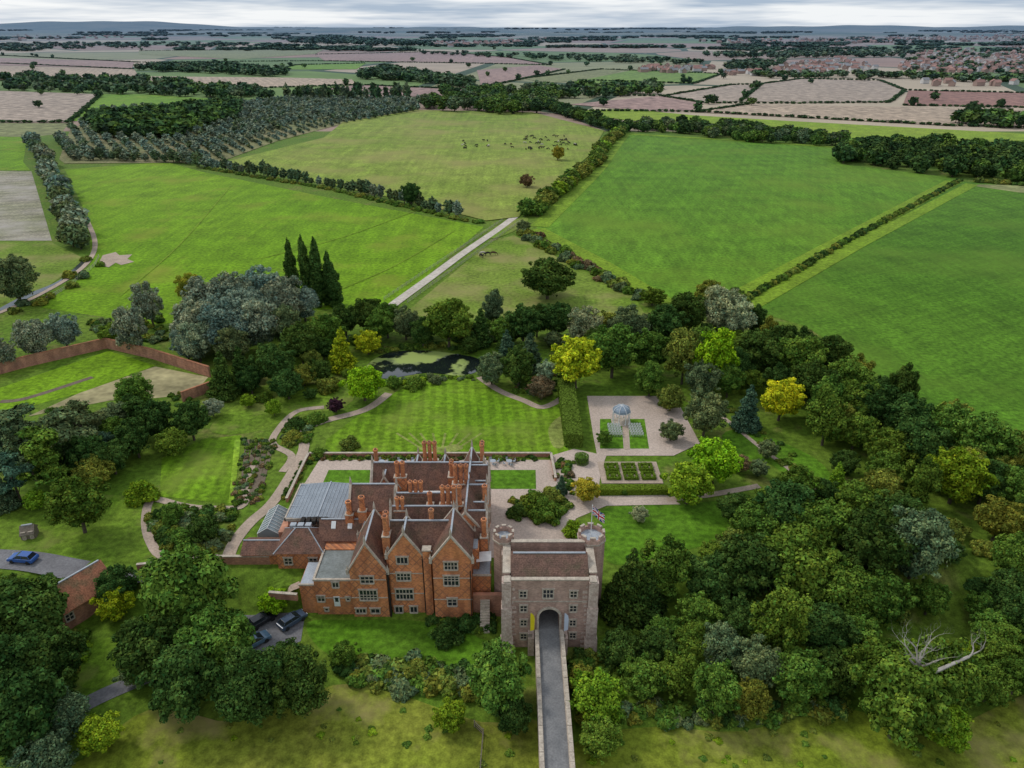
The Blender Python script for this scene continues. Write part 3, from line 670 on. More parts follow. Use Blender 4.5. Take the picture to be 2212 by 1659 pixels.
h.chim(-11.9,88.2,6,12.8,1,'x',.44,2.8); h.chim(-4.3,95.8,0,11.9,1,'y',.44,3.2); h.chim(-4.2,88.6,0,10.8,1,'y',.44,3.2); h.chim(-17.,91.5,7,12.6,2,'x',.36,2.2); h.chim(-9.9,101.2,7,12.9,2,'y',.38,2.6); h.chim(-12.6,92.9,7,12.5,1,'x',.4,2.2)
def W(px,py,w,hh,Y,nm=2,nt=1):
    z=hz(py,Y); h.win(xa(px,Y,z),z,w/14.6,hh/12.2,Y,nm,nt)
for a in((793,1252,26,14,83.55,2,0),(796,1285,36,22,83.55,4,1),(780,1319,20,9,83.55,2,0),(811,1319,18,9,83.55,1,0)): W(*a)
for a in((725,1263,12,10,84.05,1,0),(694,1293,14,11,84.05,1,0),(752,1293,6,6,84.05,0,0),(706,1316,6,5,84.05,0,0)): W(*a)
for a in((869,1210,22,13,84.35,2,0),(872,1245,28,16,84.35,3,1),(874,1283,36,22,84.35,4,1),(862,1316,15,13,84.35,1,0),(894,1316,14,13,84.35,1,0)): W(*a)
for a in((924,1283,12,22,84.75,1,1),(924,1248,8,10,84.75,0,0)): W(*a)
for a in((974,1222,26,15,82.75,3,1),(975,1254,30,20,82.75,3,1),(977,1300,18,16,82.75,1,1)): W(*a)
z=hz(1298,84.05); x=xa(728,84.05,z); h.wh.box(x-.45,x+.45,83.98,84.04,z-1.,z+.9); h.g.box(x-.25,x+.25,83.96,83.975,z-.1,z+.7)
z=LOW+1.1; x=xa(927,84.75,z); h.dk.box(x-.5,x+.5,84.68,84.74,LOW,LOW+2.1); h.st.box(x-.7,x-.5,84.6,84.74,LOW,LOW+2.2)
for zc in(1.5,5.0):
    for yc in(90.,92.3): h.winx(yc,zc,1.1,1.4,-3.7,1)
for yc in(97.5,102.8):
    for zc in(1.5,5.0): h.winx(yc,zc,1.7,1.5,-3.7,2)
for x in(-24.6,-21.5): h.win(x,4.6,1.1,1.3,95.1,1,1)
for x0,x1,y,zz in((-23.75,-18.45,83.55,.2),(-23.75,-18.45,83.55,3.6),(-18.05,-13.,84.35,.3),(-18.05,-13.,84.35,4.1),(-11.45,-5.85,82.75,.6),(-11.45,-5.85,82.75,4.6),(-29.3,-23.8,84.05,-.3)):
    h.st.box(x0,x1,y-.09,y-.003,zz,zz+.13)
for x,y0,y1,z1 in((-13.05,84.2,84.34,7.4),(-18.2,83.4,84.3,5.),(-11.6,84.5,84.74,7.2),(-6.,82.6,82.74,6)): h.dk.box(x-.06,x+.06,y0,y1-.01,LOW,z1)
h.done()
lw=B(); lw.box(-5.8,-1.5,83.6,84.3,LOW,.6); lw.obj('brick_boundary_wall',MBR2)
st=B()
for i in range(12): st.box(-4.7,-3.3,80.2+i*.28,83.6,LOW+i*.28-(.01),LOW+(i+1)*.28)
st.obj('stone_steps',MST)
um=empty('sun_canopy',(-4.2,86.6,3.32)); b_=B(); b_.prism([(-1.1,-.8,1.7),(1.1,-.8,1.9),(1.1,1.1,2.2),(-1.1,1.1,2.0)],(0,0,.06)); b_.obj('fabric_panel',MWH,um)
b_=B(); 
for sx in(-1,1):
    for yy in(-.7,1.): b_.tube((sx,yy,0),(sx,yy,1.85+.1*yy),.04,.04,5)
b_.obj('posts',MWD,um)
# ================= GATEHOUSE =================
g=House('medieval_gatehouse',MGB,MTG); gx=5.2; x0,x1=-1.5,11.9; y0,y1=77.3,84.9; zt=8.4
ar=1.42; asp=2.35
g.w.box(x0+.3,gx-ar,y0+.25,y1,LOW,zt); g.w.box(gx+ar,x1-.3,y0+.25,y1,LOW,zt); g.w.box(gx-ar,gx+ar,y0+.25,y1,asp+ar+.25,zt); g.w.box(gx-ar,gx+ar,y0+.3,y1,LOW,-.08)
n=12
for i in range(n):
    a=math.pi*i/n; b2=math.pi*(i+1)/n
    p=[(gx+ar*math.cos(t),y0+.25,asp+ar*math.sin(t)) for t in(a,b2)]
    g.w.prism([p[0],p[1],(p[1][0],y0+.25,asp+ar+.25),(p[0][0],y0+.25,asp+ar+.25)],(0,y1-y0-.25,0))
    q=[(gx+(ar+rr)*math.cos(t),y0+.05,asp+(ar+rr)*math.sin(t)) for rr,t in((0,a),(0,b2),(.35,b2),(.35,a))]
    g.st.prism(q,(0,.35,0))
for sx in(-1,1): g.st.box(*sorted((gx+sx*ar,gx+sx*(ar+.33))),y0+.06,y0+.38,LOW,asp)
QN=B()
rq=random.Random(3)
for xx0,xx1 in((x0,x0+1.5),(x1-1.5,x1)):
    QN.box(xx0,xx1,y0-.35,y0+1.4,LOW,4.2); QN.box(xx0+.1,xx1-.1,y0-.2,y0+1.3,4.2,zt+.2)
    QN.prism([(xx0-.15,y0-.9,LOW),(xx0-.15,y0-.3,LOW+2.2),(xx0-.15,y0+.5,LOW+2.2),(xx0-.15,y0+.5,LOW)],(xx1-xx0+.3,0,0))
    z=LOW
    while z<zt-.5:
        hh=rq.uniform(.3,.5); e=rq.uniform(.15,.7); 
        if xx0==x0: QN.box(xx1,xx1+e,y0+.18,y0+.6,z,z+hh)
        else: QN.box(xx0-e,xx0,y0+.18,y0+.6,z,z+hh)
        z+=hh*2
QN.box(x0,x0+.45,y1-1.6,y1,LOW,zt); 
QN.obj('stone_quoins',MQN,g.e)
g.w.box(x0+.3,x0+1.2,y0+1.4,y1-.3,zt,zt+.6); g.w.box(x1-1.2,x1-.3,y0+1.4,y1-.3,zt,zt+.6)
g.st.box(x0+.2,x0+1.3,y0+1.4,y1,zt+.6,zt+.75); g.st.box(x1-1.3,x1-.2,y0+1.4,y1,zt+.6,zt+.75)
g.w.box(x0+1.4,x1-1.4,y0+.27,y0+.7,zt,zt+.35); g.st.box(x0+1.4,x1-1.4,y0+.2,y0+.8,zt+.35,zt+.5)
g.w.box(x0+1.4,x1-1.4,y1-.5,y1-.05,zt,zt+1.4); g.st.box(x0+1.4,x1-1.4,y1-.6,y1+.05,zt+1.4,zt+1.55)
g.gab('x',x0+1.35,x1-1.35,y0+.95,y1-.7,zt-1,zt-.1,zt+1.9,(0,0))
for sx in(x0+.35,x1-1.3): g.st.box(sx,sx+.95,y0-.1,y0+1.2,zt+.2,zt+.4)
def tur(x,y,r,z1,n=8):
    g.w.cyl(x,y,LOW,z1-1.3,r,r,n); g.st.cyl(x,y,z1-1.3,z1-1.08,r+.14,r+.14,n); g.ld.cyl(x,y,z1-1.08,z1-.98,r-.1,r-.1,n)
    for i in range(n):
        a0=.39+2*math.pi*i/n; a1=.39+2*math.pi*(i+1)/n
        def P_(a,q): return (x+q*math.cos(a),y+q*math.sin(a))
        o0,o1,i0,i1=P_(a0,r+.02),P_(a1,r+.02),P_(a0,r-.35),P_(a1,r-.35)
        g.w.prism([(*o0,z1-1.08),(*o1,z1-1.08),(*i1,z1-1.08),(*i0,z1-1.08)],(0,0,.55))
        lp=lambda A,B_,t:(A[0]+(B_[0]-A[0])*t,A[1]+(B_[1]-A[1])*t)
        m0,m1,k0,k1=lp(o0,o1,.22),lp(o0,o1,.78),lp(i0,i1,.22),lp(i0,i1,.78)
        g.w.prism([(*m0,z1-.54),(*m1,z1-.54),(*k1,z1-.54),(*k0,z1-.54)],(0,0,.5)); g.st.prism([(*m0,z1-.04),(*m1,z1-.04),(*k1,z1-.04),(*k0,z1-.04)],(0,0,.09))
tur(11.6,86.1,2.05,hz(1146,86.1)); tur(-1.2,86.2,1.6,hz(1146,86.2))
def GW(px,py,w,hh,nm=1,nt=1):
    z=hz(py,y0+.25); g.win(xa(px,y0+.25,z),z,w/15.3,hh/13.,y0+.25,nm,nt)
for a in((1130,1283,13,13),(1184,1282,20,18,2,1),(1239,1283,13,13),(1131,1314,13,13),(1238,1314,13,13),(1131,1345,12,13),(1237,1345,12,13),(1131,1374,12,12),(1237,1372,12,12)): GW(*a)
g.st.box(x0+1.5,x1-1.5,y0+.13,y0+.247,5.,5.15)
g.done()
gd=B(); gd.box(gx-1.38,gx+1.38,y1-1.2,y1-1.1,0.02,2.4); gd.obj('timber_gate',MDK,g.e)
fp=empty('flagpole',(11.5,86.1,hz(1150,86.1)-1.0)); ph=hz(1092,86.1)-hz(1150,86.1)+1.
b_=B(); b_.cyl(0,0,0,ph,.06,.04,8); b_.cyl(0,0,ph,ph+.15,.1,.03,8); b_.obj('pole',MWH,fp)
nu,nv=44,22; V=[];C=[]
for j in range(nv+1):
    for i in range(nu+1):
        u,v=i/nu,j/nv; s_=u*2.9; sag=.75*s_*(.6+.15*u)
        V.append((.06+s_*.62,.16*math.sin(u*7+v*1.5)*u-.1*u,ph-.1-1.5*(1-v)-sag+.05*math.sin(u*9)))
T=[];C=[];VV=[]
for j in range(nv):
    for i in range(nu):
        x=((i+.5)/nu-.5)*60; y=((j+.5)/nv-.5)*30
        if abs(x)<3 or abs(y)<3: cc=(.55,.02,.03)
        elif abs(x)<5.5 or abs(y)<5.5: cc=(.85,.85,.85)
        else:
            dd=min(abs(y-x/2),abs(y+x/2))*.894; cc=(.55,.02,.03) if dd<1. else ((.85,.85,.85) if dd<3.3 else (.02,.04,.2))
        q=[V[j*(nu+1)+i],V[j*(nu+1)+i+1],V[(j+1)*(nu+1)+i+1],V[(j+1)*(nu+1)+i]]; o=len(VV); VV+=q; C+=[cc]*4; T+=[(o,o+1,o+2),(o,o+2,o+3)]
MFL,nt,bs=newmat('flag_cloth',.8,.2); at=N(nt,'ShaderNodeAttribute',attribute_name='Col'); nt.links.new(at.outputs['Color'],bs.inputs['Base Color'])
fo=bpy.data.objects.new('union_flag',mesh_from('union_flag',np.array(VV),np.array(T),np.array(C),np.zeros(len(T)),[MFL])); link(fo,fp)
def banner(x,col,name):
    e=empty(name,(x,y0-.9,-.2)); b_=B(); b_.cyl(0,0,0,4.2,.035,.02,6); b_.box(-.3,.3,-.3,.3,0,.06); b_.obj('pole',MWD,e)
    b_=B(); P=[(.04,0,.9),(.6,0,1.1),(.65,.03,3.),(.55,0,3.7),(.25,0,4.1),(.04,0,4.15)]; b_.prism(P,(0,.03,0)); b_.obj('cloth',simple(name+'_cloth',col,tuple(c*.9 for c in col),1.),e)
banner(gx-2.7,(.8,.66,.02),'yellow_feather_banner'); banner(gx+2.0,(.55,.6,.7),'white_feather_banner')
b_=B()
for xx in(gx-2.6,gx+2.1): b_.box(xx-.35,xx+.5,y0-1.4,y0+.2,LOW,-.21)
b_.obj('banner_plinth',MQN)
br=empty('stone_bridge'); b_=B(); b_.box(gx-1.95,gx+1.95,10,y0+.2,LOW,-.06); 
for sx in(-1,1):
    a,b2=sorted((gx+sx*1.55,gx+sx*1.97)); b_.box(a,b2,10,y0-.4,-.06,.5)
b_.obj('abutment_and_parapets',MQN,br)
b_=B()
for sx in(-1,1):
    a,b2=sorted((gx+sx*1.5,gx+sx*2.02)); y=12.
    while y<y0-1.5: b_.box(a,b2,y,y+1.15,.503,.6+.02*math.sin(y*7)); y+=1.2
b_.obj('coping_stones',MST,br)
b_=B(); b_.box(gx-1.42,gx+1.42,10,y1+1.5,-.058,.02); b_.obj('road_surface',MDR,br)
b_=B(); b_.box(gx-1.545,gx-1.422,10,y0-.4,-.05,.1); b_.box(gx+1.422,gx+1.545,10,y0-.4,-.05,.1); b_.obj('kerbs',MST,br)
# ================= outbuildings, walls =================
def wallrun(name,P,hh,th,mat,cope=True):
    W_=[pg(*p) for p in P]; e=empty(name); b_=B(); c_=B()
    for (xa_,ya),(xb,yb) in zip(W_[:-1],W_[1:]):
        L=math.hypot(xb-xa_,yb-ya); nx_,ny_=-(yb-ya)/L,(xb-xa_)/L
        for bb,t,z0,z1 in((b_,th/2,0,hh),(c_,th/2+.06,hh,hh+.12)):
            bb.prism([(xa_+nx_*t,ya+ny_*t,z0),(xb+nx_*t,yb+ny_*t,z0),(xb-nx_*t,yb-ny_*t,z0),(xa_-nx_*t,ya-ny_*t,z0)],(0,0,z1-z0))
    b_.obj('wall',mat,e); c_.obj('coping',MST if cope else MTR,e)
wallrun('walled_garden_wall',[(-100,835),(60,792),(232,752),(330,775),(455,815)],2.8,.4,MBR2,False)
wallrun('walled_garden_wall',[(395,868),(470,840)],2.4,.4,MBR2,False)
wallrun('walled_garden_wall',[(190,925),(260,900)],1.8,.35,MBR2,False)
wallrun('terrace_wall',[(660,1000),(668,986),(940,986)],.8,.35,MBR2); wallrun('terrace_wall',[(962,986),(1190,986),(1200,1040)],.8,.35,MBR2)
wallrun('terrace_wall',[(620,1085),(660,1000)],.8,.35,MBR2)
wallrun('yard_wall',[(300,1238),(400,1225),(480,1218),(585,1218)],1.5,.35,MBR2)
wallrun('brick_boundary_wall',[(590,1330),(650,1335)],1.1,.35,MBR2)
def cottage(name,px,py,L,Wd,ze,zr,rot,roof=MTR,wall=MBR2):
    x,y=pg(px,py); hh=House(name,wall,roof); hh.gab('x',-L/2,L/2,-Wd/2,Wd/2,-2,ze,zr,(0,0),over=.4)
    hh.win(-L/4,ze*.55,L*.1,1.1,-Wd/2,1,1); hh.win(L/4,ze*.55,L*.1,1.1,-Wd/2,1,1); hh.done(); hh.e.location=(x,y,gz(x,y)); hh.e.rotation_euler[2]=rot
cottage('brick_outbuilding',168,1310,10,6,2.8,5.4,1.0)
cottage('garden_shed',66,1158,2.2,1.7,1.3,2.1,.3,MWD,MWD)
def village(name,areas):
    e=empty(name); w=B();w2=B();r1=B();r2=B()
    for P,n,sz in areas:
        for px,py in samp(P,n):
            x,y=pt(px,py); L=R.uniform(8,16)*sz; Wd=R.uniform(7,9)*sz; hh=R.uniform(4.5,6)*sz; a=R.choice([0,.3,1.2,1.57,.8])+R.uniform(-.1,.1); ca,sa=math.cos(a),math.sin(a)
            def Q(u,v,z): return (x+u*ca-v*sa,y+u*sa+v*ca,z+.3)
            bb=R.choice([w,w,w2]); rr=R.choice([r1,r1,r2]); u,v=L/2,Wd/2
            bb.add([Q(-u,-v,0),Q(u,-v,0),Q(u,v,0),Q(-u,v,0),Q(-u,-v,hh),Q(u,-v,hh),Q(u,v,hh),Q(-u,v,hh)],[(0,1,5,4),(1,2,6,5),(2,3,7,6),(3,0,4,7)])
            k=hh+3*sz; bb.add([Q(-u,-v,hh),Q(-u,v,hh),Q(-u,0,k),Q(u,-v,hh),Q(u,v,hh),Q(u,0,k)],[(0,1,2),(3,4,5)])
            o=.5; rr.add([Q(-u-o,-v-o,hh-.3),Q(u+o,-v-o,hh-.3),Q(u+o,0,k+.1),Q(-u-o,0,k+.1),Q(u+o,v+o,hh-.3),Q(-u-o,v+o,hh-.3)],[(0,1,2,3),(3,2,4,5)])
    def hm(nm,a): 
        m,nt,bs=newmat(nm,.9,.2); c=haze_tint(nt,mixc(nt,noise(nt,pos(nt),.05,2),a,tuple(x*.7 for x in a)),5000.,.75); nt.links.new(c,bs.inputs['Base Color']); return m
    w.obj('brick_walls',hm('village_brick',(.42,.28,.22)),e); w2.obj('rendered_walls',hm('village_render',(.75,.72,.68)),e)
    r1.obj('red_roofs',hm('village_red_roof',(.42,.22,.165)),e); r2.obj('slate_roofs',hm('village_slate',(.32,.31,.31)),e)
village('village_houses',[([(1380,160),(1400,145),(1560,148),(1500,158)],45,1.),([(1650,165),(1700,140),(1830,125),(1900,150),(1760,160)],120,1.),([(1930,150),(2000,110),(2400,95),(2400,175),(2200,165),(2060,158)],480,.95),([(900,95),(1180,85),(1200,92),(950,104)],90,1.4),([(1500,90),(2212,76),(2212,90),(1600,97)],240,1.6),([(0,78),(330,72),(330,80),(0,90)],50,1.5),([(1560,156),(1640,156),(1640,164),(1560,164)],15,.9),([(1960,178),(2212,182),(2212,190),(1970,188)],10,1.)])
# ================= far vegetation =================
wood('distant_woodland',[(-100,163),(330,176),(560,200),(600,217),(330,208),(-100,192)],360,6,10,['dk','gd','dk','md'])
wood('distant_woodland',[(285,149),(460,140),(625,158),(612,167),(440,160),(300,154)],180,8,11,['dk','dk','gd'])
wood('distant_woodland',[(775,166),(830,150),(1025,182),(1022,194),(880,176),(780,172)],180,7.5,11,['dk','dk','gd'])
wood('woodland_belt',[(915,232),(960,205),(1080,200),(1190,215),(1215,243),(1080,248),(930,240)],130,7,12,['md','dk','gd','md'],('broad','tall'),L1)
wood('distant_woodland',[(1150,195),(1430,190),(1425,205),(1200,215)],110,6.5,10,['dk','md','gd'])
wood('woodland_belt',[(180,262),(500,226),(535,238),(500,262),(380,305),(230,300)],330,5.5,9,['dk','dk','md'],('broad',),L2)
wood('woodland_belt',[(1355,276),(1480,268),(1835,306),(1838,318),(1600,307),(1480,292),(1355,284)],150,4.2,7.5,['dk','md','gd'],('broad','round'),L1)
wood('woodland_belt',[(1810,330),(1900,318),(2400,345),(2400,420),(2212,398),(2060,384),(1810,352)],210,5.5,9.5,['dk','dk','md'],('broad','round'),L1)
wood('distant_woodland',[(2055,266),(2400,256),(2400,283),(2065,277)],60,6,10,['dk','md'])
wood('woodland_belt',[(600,212),(860,208),(900,218),(640,222)],50,4,15,['dk','gd'],('tall',),L2)
wood('distant_woodland',[(620,90),(720,80),(860,94),(940,102),(780,99),(640,96)],200,16,20,['dk'])
wood('distant_woodland',[(-100,100),(200,94),(500,94),(620,100),(500,104),(200,106),(-100,110)],160,12,12,['dk','gd'])
wood('distant_woodland',[(1560,150),(1620,132),(1700,137),(1640,154)],60,9,11,['dk','gd'])
wood('distant_woodland',[(1500,120),(1800,112),(2000,114),(1960,124),(1700,128),(1560,125)],130,11,12,['dk','gd'])
wood('distant_woodland',[(1620,162),(1760,163),(1900,160),(2250,176),(2250,184),(1900,170),(1650,170)],150,7,9,['dk','md','gd'])
wood('distant_woodland',[(1930,150),(2000,110),(2400,95),(2400,175),(2200,165),(2060,158)],260,7,8,['dk','md','gd'])
wood('distant_woodland',[(860,114),(1300,124),(1520,137),(1480,141),(1200,132),(1000,122)],110,9,10,['dk','gd'])
it=[]
for k in range(110):
    cx=R.uniform(-100,2300); cy=61+R.random()**1.3*50; wd=R.uniform(20,120); n=int(wd/3.5)+4
    for i in range(n):
        px=cx+R.uniform(-wd,wd); py=cy+R.gauss(0,.3+(cy-60)*.01); py=max(60.5,py); x,y=pt(px,py); s_=y/3500
        it.append((x,y,9+8*s_,7+4*s_,COL['dk'],'round'))
merge('distant_treeline',it,L2)
it=[]
for k in range(60):
    px=R.uniform(-100,2300); py=R.uniform(105,235); x,y=pt(px,py); q=R.uniform(3.5,6); it.append((x,y,q,q*1.8,COL[R.choice(['dk','md'])],'broad'))
for P in([(0,120),(300,135),(680,132),(1010,137),(1190,141)],[(0,137),(290,150)],[(0,169),(300,179),(560,191),(770,184),(1030,195)],[(1150,205),(1430,208),(1520,223),(1720,224),(1920,222),(1955,196),(1900,174),(1730,171),(1645,182),(1600,219)],
  [(1230,240),(1500,242),(2050,272),(2300,280)],[(1960,196),(2300,204)],[(1950,228),(2300,235)],[(1430,209),(1580,184),(1645,183)],[(680,118),(960,112),(1100,125),(1190,141)],[(1130,170),(1300,150),(1560,160)],[(1040,190),(1130,171),(1220,150)],[(1620,226),(1500,243)],[(600,150),(640,141),(790,137)],[(300,110),(700,107),(960,112)],[(0,265),(150,265),(220,204)],[(1255,174),(1500,181),(1560,160)]):
    for x,y in walk([pt(*p) for p in P],6.):
        it.append((x+R.uniform(-1,1),y+R.uniform(-1,1),R.uniform(2.2,3.4),R.uniform(1.8,2.8),COL['dk'],'round'))
        if R.random()<.02: it.append((x,y,5,9,COL['dk'],'broad'))
merge('distant_hedgerows',it,L2)
# plantation rows
it=[]; PP=[pt(*p) for p in [(128,330),(150,285),(225,238),(480,230),(640,214),(905,217),(905,240),(740,268),(600,305),(470,352),(380,352),(330,345),(140,352)]]
DW=[pt(*p) for p in [(190,262),(500,228),(530,240),(380,300),(250,300)]]
a=.55
for i in range(-220,220):
    for j in range(-260,260):
        lx,ly=i*9.,j*5.6; x=-280+lx*math.cos(a)-ly*math.sin(a); y=620+lx*math.sin(a)+ly*math.cos(a)
        if inpoly(x,y,PP) and not inpoly(x,y,DW):
            young = (x>-190 and y<690)
            if R.random()<.1: continue
            q=R.uniform(.75,1.2)*( .6 if young else 1.); it.append((x+R.uniform(-.9,.9),y+R.uniform(-.9,.9),2.7*q,5.8*q,COL['gr'] if R.random()<.85 else COL['gd'],'tall'))
merge('tree_plantation',it,L2)
sheet("plantation_ground",[(128,345),(150,285),(225,238),(480,230),(640,214),(905,217),(905,240),(740,268),(600,305),(470,352),(380,352),(140,354)],grass('rough_plantation_grass',(.26,.225,.11),(.20,.21,.08),.02),.25)
row('willow_tree_row',[(70,310),(105,370),(130,430),(155,490),(170,545)],6.,4.4,9,['gr','gr','gd'],'willow',L1,.25)
row('willow_tree_row',[(120,300),(170,345),(400,352),(450,365)],6.,3.2,7.,['gr','gd'],'tall',L1)
row('willow_tree_row',[(440,362),(560,380),(700,403),(850,435),(960,463),(1000,472)],5.4,2.5,6.5,['gr','gd','gd'],'tall',L1,.15)
row('hedgerow',[(440,364),(700,407),(1000,477),(1045,483)],3.,1.8,1.8,['md','ol'],'shrub',L1)
row('hedgerow',[(1345,283),(1300,325),(1290,355),(1240,395),(1190,432),(1145,472)],4.,3.4,5.,['ol','md','ol','md','lt'],'round',L1,.4,2)
row('woodland_belt',[(1190,238),(1260,262),(1330,285)],7.,4.5,8,['md','dk'],'broad',L1,.4,2)
row('clipped_field_hedge',[(2074,390),(1830,522),(1604,652)],1.7,1.5,1.9,['ol','md','dk'],'shrub',L1,.2)
row('hedgerow',[(1120,500),(1180,530),(1250,572),(1320,612),(1400,655)],2.8,2.0,2.6,['ol','md','bn','gd'],'shrub',L1,.5,2)
row('hedgerow',[(2100,392),(2212,402),(2300,408)],4.,2.5,3.,['ol','md'],'shrub',L1,.4)
row('riverside_scrub',[(-30,690),(90,660),(180,600),(200,560)],6,2.2,2.5,['ol','md','gd'],'shrub',L1,.6)
# ================= garden trees =================
T=tree
T(1183,602,57,'round','dk',.8,'oak_tree'); T(1205,330,16,'round','or'); T(1139,390,15,'round','bn'); T(887,418,24,'broad','dk'); T(1410,640,30,'round','md',.7); T(1130,488,14,'round','gd')
T(2105,235,18,'round','dk'); T(2162,222,10,'round','dk')
for x,t,b,rr_ in((636,513,640,2.3),(672,507,650,2.4),(692,513,655,2.3),(713,540,650,2.3),(729,562,655,2.1)):
    X,Y=pg(x,b+8); hh=hz(t,Y); put('column',X,Y,rr_,hh,COL['dk'])
for x,y,r,k,c_ in [(500,640,50,'willow','gr'),(560,625,48,'willow','gr'),(450,650,52,'willow','gr'),(610,650,50,'willow','gr'),(655,655,36,'willow','gr'),(420,700,52,'willow','gr'),(490,705,58,'willow','gr'),(555,700,55,'willow','gr'),(610,700,42,'willow','gd'),(530,665,46,'willow','gr'),(470,680,44,'willow','gr'),(585,672,40,'willow','gr'),(400,740,36,'willow','gr'),(500,745,40,'willow','gd'),(425,738,42,'willow','pl'),(405,622,30,'willow','or'),
 (320,650,34,'tall','gr'),(278,705,38,'tall','gr'),(135,712,36,'willow','gr'),(70,730,42,'willow','gr'),(0,765,32,'willow','gr'),(28,600,50,'willow','gd'),(240,720,26,'round','md'),
 (478,815,36,'cone','dk'),(520,800,34,'cone','dk'),(590,785,45,'broad','dk'),(650,740,42,'broad','dk'),(620,830,36,'round','dk'),(700,720,40,'broad','md'),(735,760,34,'cone','yl'),(745,690,34,'broad','dk'),(795,680,38,'broad','dk'),(793,738,30,'round','yl'),(835,690,36,'broad','md'),(875,698,34,'willow','gd'),(912,716,32,'broad','dk'),
 (820,705,32,'broad','md'),(968,696,50,'broad','md'),(1037,712,30,'cone','dk'),(1066,660,28,'tall','gd'),(1090,714,32,'round','md'),(1130,700,42,'broad','dk'),(1160,690,34,'broad','dk'),(1095,760,30,'cone','bl'),(1062,796,34,'willow','gd'),(1120,790,42,'broad','dk'),(1145,765,30,'cone','bl'),(1105,720,22,'round','ol'),
 (1200,690,38,'broad','dk'),(1262,705,42,'willow','pl'),(1310,700,32,'round','ol'),(1355,705,42,'willow','gd'),(1245,778,56,'broad','yl'),(1325,755,56,'broad','md'),(1180,800,26,'round','pl'),(1170,838,28,'round','bn'),(1400,755,45,'broad','md'),(1290,740,34,'broad','dk'),(1405,820,36,'willow','md'),(1450,860,32,'round','ol'),(1450,930,26,'round','gd'),
 (1440,700,42,'broad','dk'),(1490,675,45,'broad','dk'),(1535,640,34,'broad','ol'),(1555,670,50,'willow','pl'),(1590,690,42,'willow','pl'),(1590,640,22,'round','dk'),(1480,760,45,'tall','ol'),(1545,770,50,'tall','br'),(1520,820,42,'willow','gd'),(1525,895,48,'willow','gd'),(1575,820,36,'broad','md'),(1690,860,46,'broad','yl'),(1615,885,36,'cone','bl'),(1640,760,50,'broad','dk'),(1600,760,38,'broad','md'),
 (1545,995,58,'round','br'),(1488,1045,52,'round','lt'),(1690,740,42,'broad','dk'),(1730,775,52,'broad','md'),(1790,770,48,'broad','dk'),(1760,830,52,'broad','dk'),(1830,820,52,'broad','md'),(1850,870,48,'broad','md'),(1900,880,52,'broad','dk'),(1790,895,45,'tall','md'),(1850,930,45,'round','md'),(1960,900,52,'broad','dk'),(1990,960,58,'broad','dk'),(2050,920,50,'broad','md'),(2130,950,62,'broad','md'),(2200,970,45,'broad','ol'),(1930,975,50,'round','md'),
 (2070,1025,62,'broad','lt'),(2130,1040,50,'broad','dk'),(2180,1050,50,'broad','md'),(1830,1000,30,'round','dk'),(2160,1120,50,'broad','ol'),(1990,1040,42,'tall','md'),(1900,1060,38,'tall','ol'),(1810,1040,28,'cone','lt'),(2190,1200,48,'broad','md'),(2125,1310,38,'round','md'),(2190,1320,50,'broad','dk'),(2160,1400,50,'broad','md'),(2200,1460,45,'broad','md'),
 (1860,1090,52,'broad','md'),(1930,1120,60,'broad','dk'),(1700,1110,70,'broad','dk'),(1640,1140,55,'broad','md'),(1780,1140,65,'broad','md'),(1980,1190,80,'willow','gd'),(1880,1200,75,'broad','dk'),(1620,1230,75,'broad','dk'),(1720,1230,80,'broad','md'),(1810,1280,75,'willow','md'),(1545,1250,60,'broad','dk'),(1900,1300,65,'broad','md'),(1440,1235,55,'tall','md'),(1360,1265,62,'cone','dk'),(1330,1270,40,'cone','dk'),(1400,1290,45,'cone','dk'),
 (1690,1335,70,'tall','md'),(1600,1340,55,'broad','dk'),(1780,1370,65,'broad','dk'),(1510,1330,50,'broad','md'),(1560,1400,52,'willow','gd'),(2010,1290,40,'broad','md')]: T(x,y,r,k,c_)
